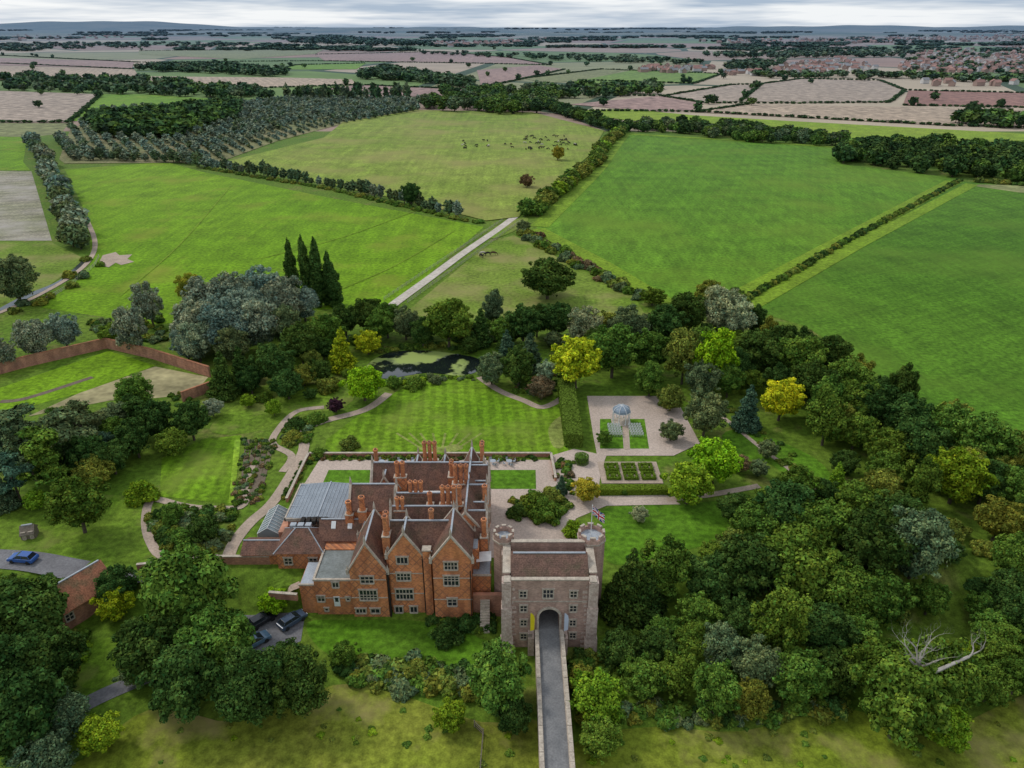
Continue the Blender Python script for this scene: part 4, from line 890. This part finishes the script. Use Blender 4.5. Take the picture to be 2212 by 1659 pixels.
for x,y,r,k,c_ in [(1290,1510,60,'round','lt'),(1300,1595,48,'round','md'),(1255,1465,32,'round','ol'),(1390,1460,50,'round','md'),(1470,1460,55,'round','md'),(1550,1490,55,'tall','md'),(1640,1440,58,'willow','gd'),(1720,1460,66,'round','md'),(1800,1450,58,'round','dk'),(1620,1510,45,'round','ol'),(1420,1400,46,'broad','dk'),(1340,1400,46,'round','dk'),(1500,1395,46,'broad','md'),(1850,1380,50,'broad','md'),
 (1950,1510,100,'broad','md'),(2030,1460,85,'broad','md'),(1900,1450,70,'broad','md'),(2040,1565,55,'round','lt'),(2140,1480,50,'round','md'),
 (1080,1465,74,'broad','md'),(1112,1545,44,'round','dk'),(972,1543,34,'round','lt'),(900,1445,32,'shrub','ol'),(1010,1345,30,'shrub','dk'),(965,1368,36,'shrub','dk'),(745,1412,32,'round','md'),
 (400,1290,105,'broad','md'),(330,1400,80,'broad','dk'),(470,1390,80,'broad','md'),(390,1470,85,'broad','dk'),(540,1480,85,'willow','dk'),(650,1475,70,'willow','dk'),(620,1425,45,'round','dk'),(585,1275,30,'round','br'),(243,1300,44,'round','yl'),(250,1258,45,'broad','dk'),
 (50,1330,85,'broad','dk'),(110,1420,70,'broad','dk'),(20,1450,80,'broad','dk'),(50,1550,95,'broad','dk'),(140,1550,55,'willow','gd'),(215,1580,44,'round','lt'),(90,1650,65,'willow','bl'),(290,1450,36,'round','gd'),
 (165,1090,62,'broad','md'),(78,1080,26,'round','lt'),(200,1020,40,'round','ol'),(40,930,60,'pine','gd'),(130,930,62,'pine','gd'),(90,985,60,'pine','md'),(170,900,50,'pine','gd'),(20,1010,50,'pine','bl'),(290,850,40,'willow','md'),(250,900,36,'round','gd'),(330,905,45,'broad','dk'),(290,945,42,'broad','dk'),(410,905,44,'broad','dk'),(170,985,50,'broad','dk'),(370,955,34,'round','md'),(120,1015,36,'round','dk'),(240,985,38,'broad','dk'),(458,880,22,'round','gr'),(0,1060,36,'cone','bl'),
 (300,1060,40,'shrub','lt'),(785,828,42,'round','br'),(725,875,18,'round','pu'),(895,824,26,'shrub','md'),(940,818,18,'shrub','gd'),(690,800,28,'round','dk'),(655,810,26,'round','ol'),(850,824,22,'shrub','md'),(710,830,30,'shrub','ol'),(590,880,20,'round','lt'),(535,865,16,'round','lt'),(540,820,30,'broad','dk'),
 (1211,1050,17,'cone','bl'),(1262,1058,30,'round','or'),(1160,1080,40,'shrub','md'),(1180,1100,42,'shrub','md'),(1120,1100,26,'shrub','dk'),(1190,1070,30,'shrub','ol'),(1240,1138,28,'shrub','lt'),(1305,945,18,'round','md'),(755,955,24,'shrub','ol'),(760,1165,22,'shrub','yl'),(1350,1060,14,'shrub','md'),(1380,1110,20,'round','pl'),(1640,1010,22,'round','gd'),(1660,970,24,'round','gd'),
 (1700,1040,24,'round','md'),(1600,1000,22,'round','bn'),(370,1110,28,'round','md'),(440,1140,34,'round','dk'),(340,1110,20,'shrub','dk'),(400,1160,30,'shrub','md'),(630,940,24,'shrub','ol'),(640,910,24,'shrub','dk'),(680,900,24,'shrub','md'),(690,975,20,'shrub','md')]: T(x,y,r,k,c_)
# understorey infill
fill([(1330,1400),(1500,1340),(1830,1420),(1830,1500),(1560,1535),(1360,1520)],34,(1.6,3.),['round','shrub','broad'],['md','dk','ol','gd'],.65)
fill([(1600,1080),(1900,1050),(2212,1080),(2300,1300),(2000,1350),(1700,1350),(1500,1300),(1540,1200)],34,(2.,3.8),['broad','round','shrub'],['dk','md','dk','ol','md'],.62)
fill([(1440,700),(1600,720),(1800,800),(2000,930),(2212,1010),(2300,1120),(2100,1080),(1950,1050),(1820,960),(1700,890),(1600,850),(1480,800)],45,(2.2,4.2),['broad','round','tall'],['dk','md','dk','ol'],.6)
fill([(640,720),(900,720),(1420,720),(1420,790),(1250,800),(1050,765),(800,750),(660,820)],34,(1.8,3.4),['round','broad','shrub'],['dk','md','ol','gd'],.55)
fill([(460,830),(560,790),(680,790),(780,830),(700,860),(560,880)],12,(1.4,2.4),['round','shrub'],['dk','md'],.65)
fill([(0,960),(300,900),(400,960),(260,1040),(60,1050),(0,1040)],18,(2,3.4),['broad','round','pine'],['dk','bl','md','md'],.65)
fill([(0,1300),(150,1330),(160,1380),(160,1560),(0,1659)],8,(2.4,4.),['broad','round'],['dk','md'],.65)
fill([(2100,1350),(2300,1300),(2400,1500),(2200,1560),(2100,1500)],12,(2.2,3.8),['broad','round'],['dk','md','ol'],.65)
fill([(1840,1500),(2080,1400),(2120,1560),(1900,1620)],10,(2,3.),['round','shrub'],['md','lt'],.5)
def border(name,P,n,r,h_,cols,poly=True):
    W_=[pg(*p) for p in P]; pts=samp(W_,n)
    merge(name,[(x,y,(q:=R.uniform(.6,1.3)*r),q*h_,COL[R.choice(cols)],'shrub') for x,y in pts],L1)
border('shrub_border',[(740,1440),(900,1430),(1070,1450),(1080,1510),(900,1500),(760,1480)],85,1.4,1.2,['md','ol','dk','gd'])
border('shrub_border',[(665,986),(1195,986),(1195,996),(668,996)],110,.6,1.3,['md','dk','ol','bn'])
border('shrub_border',[(525,950),(600,950),(560,1090),(500,1092)],120,.6,1.2,['md','dk','ol','gd','bn'])
border('shrub_border',[(610,930),(680,900),(670,960),(620,970)],34,.9,1.2,['md','dk','gd','ol'])
border('shrub_border',[(320,1100),(510,1105),(500,1150),(470,1200),(370,1195),(330,1160)],100,1.1,1.2,['md','dk','ol','gd'])
border('shrub_border',[(780,820),(850,820),(930,811),(1030,815),(1030,822),(930,822),(840,835),(790,840)],50,.8,1.,['md','lt','dk','gd'])
border('shrub_border',[(800,752),(960,744),(1040,760),(1035,768),(960,754),(810,762)],34,1.1,1.2,['md','dk','ol'])
border('shrub_border',[(1100,1080),(1160,1066),(1225,1072),(1235,1100),(1180,1128),(1110,1122)],60,1.,1.1,['md','dk','ol'])
border('shrub_border',[(350,850),(450,840),(460,855),(380,870)],14,.8,1.2,['md','ol','dk'])
border('shrub_border',[(200,690),(360,680),(360,740),(200,740)],60,1.4,1.1,['md','ol','dk','gd'])
border('shrub_border',[(1200,990),(1240,1000),(1240,1070),(1200,1060)],30,.8,1.2,['md','dk','bn'])
border('shrub_border',[(640,1050),(670,1000),(655,1000),(605,1085)],30,.6,1.2,['md','dk','ol'])
border('shrub_border',[(100,1390),(180,1370),(180,1470),(120,1480)],20,1.2,1.2,['md','ol','lt'])
border('shrub_border',[(930,1335),(1060,1335),(1065,1365),(930,1375)],26,1.1,1.1,['dk','md'])
border('shrub_border',[(1230,1400),(1330,1400),(1330,1560),(1235,1560)],50,1.3,1.3,['dk','md','ol'])
border('shrub_border',[(1090,830),(1200,800),(1260,810),(1200,855),(1110,850)],50,1.,1.1,['dk','md','gd','bn'])
border('shrub_border',[(1560,870),(1600,880),(1780,1040),(1740,1050),(1640,960)],30,.9,1.,['md','dk','ol'])
border('shrub_border',[(1330,1520),(1560,1540),(1830,1510),(1840,1545),(1560,1570),(1340,1560)],70,1.3,1.2,['md','ol','dk','gd'])
border('meadow_scrub',[(200,1600),(700,1500),(1150,1580),(1150,1659),(200,1659)],26,.5,.7,['ol','md','lt'])
border('meadow_scrub',[(1260,1600),(1830,1560),(2200,1560),(2212,1659),(1260,1659)],30,.5,.7,['ol','md','lt'])
def boxhedge(name,boxes,col,dens=70,leaf=.13):
    Vs=[];Ts=[];Cs=[];off=0
    for x0,x1,y0,y1,z1 in boxes:
        A=2*(x1-x0+y1-y0)*z1+(x1-x0)*(y1-y0); n=int(A*dens)+10; P=[];D=[]
        for i in range(n):
            u,v=R.random(),R.random(); q=R.random()*A
            if q<(x1-x0)*(y1-y0): P.append((x0+u*(x1-x0),y0+v*(y1-y0),z1)); D.append((0,0,1))
            elif q<(x1-x0)*(y1-y0)+2*(x1-x0)*z1: s_=R.choice((0,1)); P.append((x0+u*(x1-x0),(y0,y1)[s_],v*z1)); D.append((0,(-1,1)[s_],0))
            else: s_=R.choice((0,1)); P.append(((x0,x1)[s_],y0+u*(y1-y0),v*z1)); D.append(((-1,1)[s_],0,0))
        P=np.array(P)+NR.normal(size=(n,3))*.05; D=unit(np.array(D)+NR.normal(size=(n,3))*.45); t=unit(np.cross(D,NR.normal(size=(n,3)))); b2=np.cross(D,t); s_=leaf*NR.uniform(.6,1.4,size=(n,1))
        V=np.stack([P+t*s_,P-.5*t*s_+.8*b2*s_,P-.5*t*s_-.8*b2*s_],1).reshape(-1,3); T_=np.arange(3*n).reshape(-1,3)+off
        Vs.append(V);Ts.append(T_);off+=len(V);Cs.append((NR.uniform(.7,1.35,size=(n,1))*np.array([col])).repeat(3,0))
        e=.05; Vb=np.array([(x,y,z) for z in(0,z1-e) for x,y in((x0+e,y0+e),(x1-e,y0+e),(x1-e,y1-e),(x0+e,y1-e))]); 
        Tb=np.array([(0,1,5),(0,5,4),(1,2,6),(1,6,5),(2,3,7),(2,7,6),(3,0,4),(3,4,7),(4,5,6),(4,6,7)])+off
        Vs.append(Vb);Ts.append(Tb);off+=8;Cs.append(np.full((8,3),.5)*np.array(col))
    T_=np.concatenate(Ts); link(bpy.data.objects.new(name,mesh_from(name,np.concatenate(Vs),T_,np.concatenate(Cs),np.zeros(len(T_)),[FOL,BARK])))
boxhedge('tall_clipped_hedge',[(pt(1220,965)[0],pt(1258,965)[0],127.,153.,3.0)],(.13,.20,.028),45,.17)
x_a=pt(1300,1062)[0]; ya_=pt(1300,1070)[1]; boxhedge('clipped_box_hedge',[(x_a-1,pt(1440,1062)[0],ya_,ya_+1.6,1.2)],(.17,.25,.025))
bx=[]
X0,Y0=pt(1308,1040); X1,_=pt(1422,1040); _,Y1=pt(1308,1003)
nxp=3; cw=(X1-X0)/nxp; ch=(Y1-Y0)/2
for i in range(nxp):
    for j in range(2):
        a0,a1=X0+i*cw+.35,X0+(i+1)*cw-.35; b0,b1=Y0+j*ch+.3,Y0+(j+1)*ch-.3; t=.38
        bx+=[(a0,a1,b0,b0+t,.6),(a0,a1,b1-t,b1,.6),(a0,a0+t,b0+t,b1-t,.6),(a1-t,a1,b0+t,b1-t,.6),((a0+a1)/2-.5,(a0+a1)/2+.5,(b0+b1)/2-.4,(b0+b1)/2+.4,.55)]
boxhedge('box_parterre',bx,(.15,.235,.025),110,.09)
sheetw('parterre_soil',[(X0-.8,Y0-.8),(X1+.8,Y0-.8),(X1+.8,Y1+.8),(X0-.8,Y1+.8)],MPA,.11)
xx,yy=pt(1256,1000); rs=np.random.RandomState(2)
n=1500; ang=rs.uniform(0,6.283,n); zz=rs.uniform(0,1.7,n); top=rs.uniform(size=n)<.35; rad=np.where(top,1.35*np.sqrt(rs.uniform(size=n)),1.35); zz=np.where(top,1.7,zz)
P=np.stack([rad*np.cos(ang)+xx,rad*np.sin(ang)+yy,zz],1); D=unit(np.where(top[:,None],[[0,0,1.]],np.stack([np.cos(ang),np.sin(ang),0*ang],1))+rs.normal(size=(n,3))*.4); t=unit(np.cross(D,rs.normal(size=(n,3)))); b2=np.cross(D,t); s_=.12
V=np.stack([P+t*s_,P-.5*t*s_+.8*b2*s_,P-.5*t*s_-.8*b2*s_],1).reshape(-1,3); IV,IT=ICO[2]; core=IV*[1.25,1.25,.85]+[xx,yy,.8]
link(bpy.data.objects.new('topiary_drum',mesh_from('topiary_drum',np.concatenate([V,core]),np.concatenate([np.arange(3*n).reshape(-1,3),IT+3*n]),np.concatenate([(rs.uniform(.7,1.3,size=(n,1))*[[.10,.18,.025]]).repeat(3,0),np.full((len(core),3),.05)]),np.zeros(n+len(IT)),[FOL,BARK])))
# ================= gazebo, chairs, tables =================
gx_,gy_=pt(1341,912); e=empty('wedding_gazebo',(gx_,gy_,0)); a_=B(); d_=B(); f_=B()
f_.cyl(0,0,.05,.25,2.2,2.2,8)
for i in range(8):
    t=.39+i*math.pi/4; x,y=1.85*math.cos(t),1.85*math.sin(t); a_.cyl(x,y,.25,2.6,.10,.08,8); a_.cyl(x,y,.25,.45,.17,.14,8); a_.cyl(x,y,2.45,2.62,.1,.17,8)
    t2=t+math.pi/4; a_.tube((x,y,2.7),(1.85*math.cos(t2),1.85*math.sin(t2),2.7),.12,.12,6)
    for k in range(5):
        z=lambda q:2.75+1.35*math.sin(q*math.pi/2); r=lambda q:1.95*math.cos(q*math.pi/2)+.05
        q0,q1=k/5,(k+1)/5
        a_.tube((r(q0)*math.cos(t),r(q0)*math.sin(t),z(q0)),(r(q1)*math.cos(t),r(q1)*math.sin(t),z(q1)),.05,.05,5)
        V=[(r(q)*.98*math.cos(tt),r(q)*.98*math.sin(tt),z(q)-.02) for q,tt in((q0,t),(q0,t2),(q1,t2),(q1,t))]; d_.add(V,[(0,1,2,3)])
a_.cyl(0,0,4.05,4.6,.12,.03,8)
a_.obj('columns_and_ribs',MWH,e); d_.obj('domed_roof',simple('lead_dome',(.26,.32,.38),(.18,.23,.28),1.,.5),e); f_.obj('base',MST,e)
cb=B(); cb.box(-.2,.2,-.2,.2,.43,.47); cb.box(-.2,.2,-.22,-.18,.47,.95)
for sx in(-.18,.18):
    for sy in(-.18,.18): cb.box(sx-.02,sx+.02,sy-.02,sy+.02,0,.43)
co=cb.obj('white_chair',MWH); cme=co.data; first=True
for x0_,x1_ in((1316,1339),(1361,1384)):
    for j in range(5):
        yb=pt(1340,943-j*5.2)[1]
        for i in range(5):
            xw=pt(x0_+(x1_-x0_)*i/4,932)[0]
            if first: o=co; first=False
            else: o=link(bpy.data.objects.new('white_chair',cme))
            o.location=(xw,yb,.12); o.rotation_euler[2]=0
sheet("aisle_path",[(1345,915),(1355,915),(1360,972),(1349,972)],MPA,.14)
def tableset(px,py):
    x,y=pt(px,py); e=empty('garden_table_set',(x,y,.08)); b_=B(); b_.cyl(0,0,.7,.75,.6,.6,14); b_.cyl(0,0,0,.7,.05,.05,6); b_.cyl(0,0,0,.05,.3,.3,8)
    for k in range(4):
        t=k*math.pi/2+.4; cx,cy=1.05*math.cos(t),1.05*math.sin(t); b_.box(cx-.22,cx+.22,cy-.22,cy+.22,.42,.46); b_.prism([(1.25*math.cos(t-.18),1.25*math.sin(t-.18),.46),(1.25*math.cos(t+.18),1.25*math.sin(t+.18),.46),(1.29*math.cos(t+.18),1.29*math.sin(t+.18),.46),(1.29*math.cos(t-.18),1.29*math.sin(t-.18),.46)],(0,0,.45))
        for sx in(-.18,.18):
            for sy in(-.18,.18): b_.box(cx+sx-.02,cx+sx+.02,cy+sy-.02,cy+sy+.02,0,.42)
    b_.obj('table_and_chairs',MLD,e)
for p_ in((825,1004),(865,1004),(895,1004),(1065,1003),(1100,1003)): tableset(*p_)
# ================= cars =================
def car(px,py,rot,col):
    x,y=pg(px,py); e=empty('parked_car',(x,y,gz(x,y)+.07),rot); mb=simple('car_paint',col,tuple(c*.9 for c in col),.5,.25,.6)
    b_=B(); prof=[(-2.15,.32),(-2.2,.7),(-2.1,.92),(-1.6,.98),(.95,.96),(1.5,.9),(2.05,.78),(2.2,.6),(2.2,.32)]
    b_.prism([(-.88,a,z) for a,z in prof],(1.76,0,0)); ob=b_.obj('body',mb,e,.07)
    b_=B(); lo=[(-.80,-1.9,.95),(.80,-1.9,.95),(.80,1.15,.95),(-.80,1.15,.95)]; up=[(-.62,-1.45,1.42),(.62,-1.45,1.42),(.62,.25,1.42),(-.62,.25,1.42)]
    b_.add(lo+up,[(0,1,5,4),(1,2,6,5),(2,3,7,6),(3,0,4,7),(4,5,6,7)]); b_.obj('windows',MGL,e)
    b_=B(); b_.box(-.63,.63,-1.47,.27,1.422,1.47)
    for sx in(-1,1):
        for (a,z0),(c_,z1) in(((-1.92,.96),(-1.45,1.44)),((1.17,.96),(.25,1.44)),((-.35,.96),(-.4,1.44))): b_.tube((sx*.81,a,z0),(sx*.63,c_,z1),.045,.045,5)
        b_.box(*sorted((sx*.88,sx*1.02)),.85,1.0,.92,1.06)
    b_.obj('roof_and_pillars',mb,e,.015)
    b_=B()
    for sx in(-.82,.82):
        for sy in(-1.35,1.35):
            n=14; V=[(sx+k*.11,sy+.33*math.cos(2*math.pi*i/n),.33+.33*math.sin(2*math.pi*i/n)) for k in(-1,1) for i in range(n)]
            b_.add(V,[tuple(range(n)),tuple(range(n,2*n))]+[(i,(i+1)%n,n+(i+1)%n,n+i) for i in range(n)])
    b_.obj('tyres',simple('tyre_rubber',(.02,.02,.02),(.03,.03,.03),2.),e)
    b_=B()
    for sx in(-.65,.65): b_.box(sx-.16,sx+.16,2.17,2.215,.6,.74)
    b_.obj('headlamps',MWH,e)
car(566,1346,-.75,(.015,.017,.02)); car(632,1346,-.72,(.06,.09,.14)); car(552,1392,-.8,(.10,.18,.26)); car(52,1212,1.45,(.02,.10,.36)); 
# ================= fences =================
def fence(name,W_,step=2.4,hh=1.1,mat=MWD,rails=3):
    b_=B(); W2=walk(W_,step)+[W_[-1]]
    for (a,b2),(c_,d_) in zip(W2[:-1],W2[1:]):
        z=gz(a,b2); z2=gz(c_,d_); b_.box(a-.06,a+.06,b2-.06,b2+.06,z,z+hh)
        for k in range(rails): q=hh*(k+.7)/rails-.05; b_.tube((a,b2,z+q),(c_,d_,z2+q),.045,.045,4)
    b_.obj(name,mat)
c0,c1=pg(850,655),pg(1105,478); dx,dy=c1[0]-c0[0],c1[1]-c0[1]; L=math.hypot(dx,dy); nx_,ny_=-dy/L,dx/L
MFN=simple('pale_timber',(.42,.38,.32),(.3,.27,.22),2.)
fence('post_and_rail_fence',[(c0[0]+nx_*4,c0[1]+ny_*4),(c1[0]+nx_*4,c1[1]+ny_*4)],3.,1.2,MFN); fence('post_and_rail_fence',[(c0[0]-nx_*4,c0[1]-ny_*4),(c1[0]-nx_*4,c1[1]-ny_*4)],3.,1.2,MFN)
fence('post_and_rail_fence',[pg(90,655),pg(150,620),pg(205,575),pg(215,555)],3.,1.2,MFN)
fence('wooden_fence',[pg(1005,1565),pg(1045,1575),pg(1038,1659),pg(1036,1700)],1.8,1.2)
for px,py in((2050,1183),(2062,1186),(2074,1190)):
    x,y=pg(px,py); b_=B(); b_.box(x-.25,x+.25,y-.25,y+.25,.25,.85); b_.box(x-.3,x+.3,y-.3,y+.3,.85,.93)
    for sx in(-.2,.2):
        for sy in(-.2,.2): b_.box(x+sx-.03,x+sx+.03,y+sy-.03,y+sy+.03,0,.25)
    b_.obj('bee_hive',MWH)
# ================= dead branches over ivy tree =================
MDW=simple('bleached_dead_wood',(.46,.42,.37),(.30,.27,.23),2.)
b_=B(); rd=random.Random(21)
def branch(p,d,L,r,k):
    q=p; d=Vector(d)
    for i in range(5):
        d=(d+Vector((rd.uniform(-.5,.5),rd.uniform(-.5,.5),rd.uniform(-.2,.35)))).normalized()
        n_=tuple(Vector(q)+d*L/5); r2=r*.74; b_.tube(q,n_,r,r2,5); q=n_; r=r2
        if k>0 and i>0:
            dd=(d+Vector((rd.uniform(-1,1),rd.uniform(-1,1),rd.uniform(-.2,.6)))).normalized(); branch(q,dd,L*.5,r*.65,k-1)
cx_,cy_=pt(1990,1420,9.)
zt_=gz(cx_,cy_)
b_.tube((cx_,cy_,zt_),(cx_,cy_,8.),.5,.3,8)
for dd in((-.7,0,.7),(.2,.3,1),(.7,-.2,.6),(-.1,-.4,.9),(.35,.1,1.1),(-.4,.4,.9)): branch((cx_,cy_,7.4),dd,4.6,.19,2)
x2_,y2_=pt(2090,1425,6.); b_.tube((cx_,cy_,5.),(x2_,y2_,6.5),.28,.18,6)
for dd in((1,0,.4),(.4,.2,.9)): branch((x2_,y2_,6.4),dd,3.2,.15,2)
b_.obj('dead_tree',MDW)
# ================= animals =================
def skinned(name,VR,E,mat):
    me=bpy.data.meshes.new(name); me.from_pydata([v[:3] for v in VR],E,[]); o=bpy.data.objects.new(name,me); link(o)
    md=o.modifiers.new('s','SKIN')
    if not me.skin_vertices:
        bpy.context.view_layer.objects.active=o; o.select_set(True)
        o.modifiers.remove(md); bpy.ops.object.modifier_add(type='SKIN')
    sv=me.skin_vertices[0].data
    for i,v in enumerate(VR): sv[i].radius=(v[3],v[3]); sv[i].use_root=(i==0)
    o.modifiers.new('u','SUBSURF').levels=1
    bpy.context.view_layer.update(); dg=bpy.context.evaluated_depsgraph_get(); m2=bpy.data.meshes.new_from_object(o.evaluated_get(dg)); bpy.data.objects.remove(o)
    m2.materials.clear(); m2.materials.append(mat); return m2
def quad(name,graze,mat,k=1.):
    VR=[(0,-.75,1.15,.27),(0,-.1,1.08,.36),(0,.6,1.1,.33)]
    if graze: VR+=[(0,.98,1.0,.19),(0,1.3,.62,.13),(0,1.5,.3,.12),(0,1.62,.1,.07)]
    else: VR+=[(0,.98,1.3,.2),(0,1.2,1.5,.14),(0,1.42,1.48,.13),(0,1.68,1.36,.08)]
    E=[(0,1),(1,2),(2,3),(3,4),(4,5),(5,6)]
    for sx in(-1,1):
        n=len(VR); VR+=[(sx*.2,-.78,.85,.16),(sx*.22,-.95,.48,.075),(sx*.22,-.88,.06,.065)]; E+=[(0,n),(n,n+1),(n+1,n+2)]
        n=len(VR); VR+=[(sx*.19,.6,.78,.13),(sx*.2,.64,.42,.07),(sx*.2,.6,.05,.06)]; E+=[(2,n),(n,n+1),(n+1,n+2)]
        n=len(VR); p=VR[4]; VR+=[(sx*.2,p[1]-.02,p[2]+.1,.04)]; E+=[(4,n)]
    n=len(VR); VR+=[(0,-1.05,1.1,.04),(0,-1.13,.6,.03)]; E+=[(0,n),(n,n+1)]
    return skinned(name,VR,E,mat)
MCB=simple('black_hide',(.02,.018,.016),(.03,.028,.025),2.); MCW=simple('cream_hide',(.55,.5,.42),(.45,.4,.33),2.); MCD=simple('brown_hide',(.10,.05,.03),(.07,.04,.025),2.)
cows=[quad('cow',1,MCB),quad('cow',0,MCB),quad('cow',1,MCW),quad('cow',1,MCD)]
for k in range(70):
    px,py=(R.uniform(1130,1245),R.uniform(294,326)) if R.random()<.75 else (R.uniform(990,1130),R.uniform(300,324))
    x,y=pt(px,py); o=link(bpy.data.objects.new('cow',R.choice([cows[0]]*5+[cows[1]]*4+[cows[2],cows[2],cows[3]]))); o.location=(x,y,.12); o.rotation_euler[2]=R.uniform(0,6.28); o.scale=(1.1,1.1,1.05)
for px,py,m_,rz in((1043,552,cows[2],1.4),(1053,553,cows[0],1.8),(1066,552,cows[3],-1.5),(1040,557,cows[0],.5)):
    x,y=pt(px,py); o=link(bpy.data.objects.new('horse',m_)); o.location=(x,y,.06); o.rotation_euler[2]=rz; o.scale=(1,1.05,1.15)
# ================= light, sky, camera =================
w=bpy.data.worlds.new("World"); SC.world=w; w.use_nodes=True; nt=w.node_tree; bg=nt.nodes['Background']
sky=N(nt,'ShaderNodeTexSky'); sky.sky_type='NISHITA'; sky.sun_disc=False; sky.sun_elevation=math.radians(48); sky.sun_rotation=math.radians(-60)
tc=N(nt,'ShaderNodeTexCoord'); mp=stretch(nt,tc.outputs['Generated'],1.,1.,14.)
c1_=noise(nt,mp,3.2,4,.40,.60,.62)
cloud=mixc(nt,c1_,(4.0,5.1,6.6),(9.6,9.9,10.2))
nt.links.new(mixc(nt,.88,sky.outputs[0],cloud),bg.inputs[0]); bg.inputs[1].default_value=.1
sl=bpy.data.lights.new('sun','SUN'); sl.energy=1.5; sl.angle=math.radians(10); sl.color=(1,.96,.9); so=link(bpy.data.objects.new('sun',sl))
az=math.radians(-60); el=math.radians(48); D=Vector((math.sin(az)*math.cos(el),math.cos(az)*math.cos(el),math.sin(el))); so.rotation_euler=D.to_track_quat('Z','Y').to_euler()
cam=bpy.data.cameras.new('camera'); cam.sensor_width=36; cam.lens=36*F/2212; cam.clip_end=90000; cam.clip_start=1; co_=link(bpy.data.objects.new('camera',cam)); co_.location=(0,0,H); co_.rotation_euler=(math.pi/2-TH,0,0); SC.camera=co_
SC.view_settings.view_transform='Standard'; SC.view_settings.look='None'; SC.view_settings.exposure=0
print('trees',NT[0],'polys',sum(len(m.polygons) for m in bpy.data.meshes))
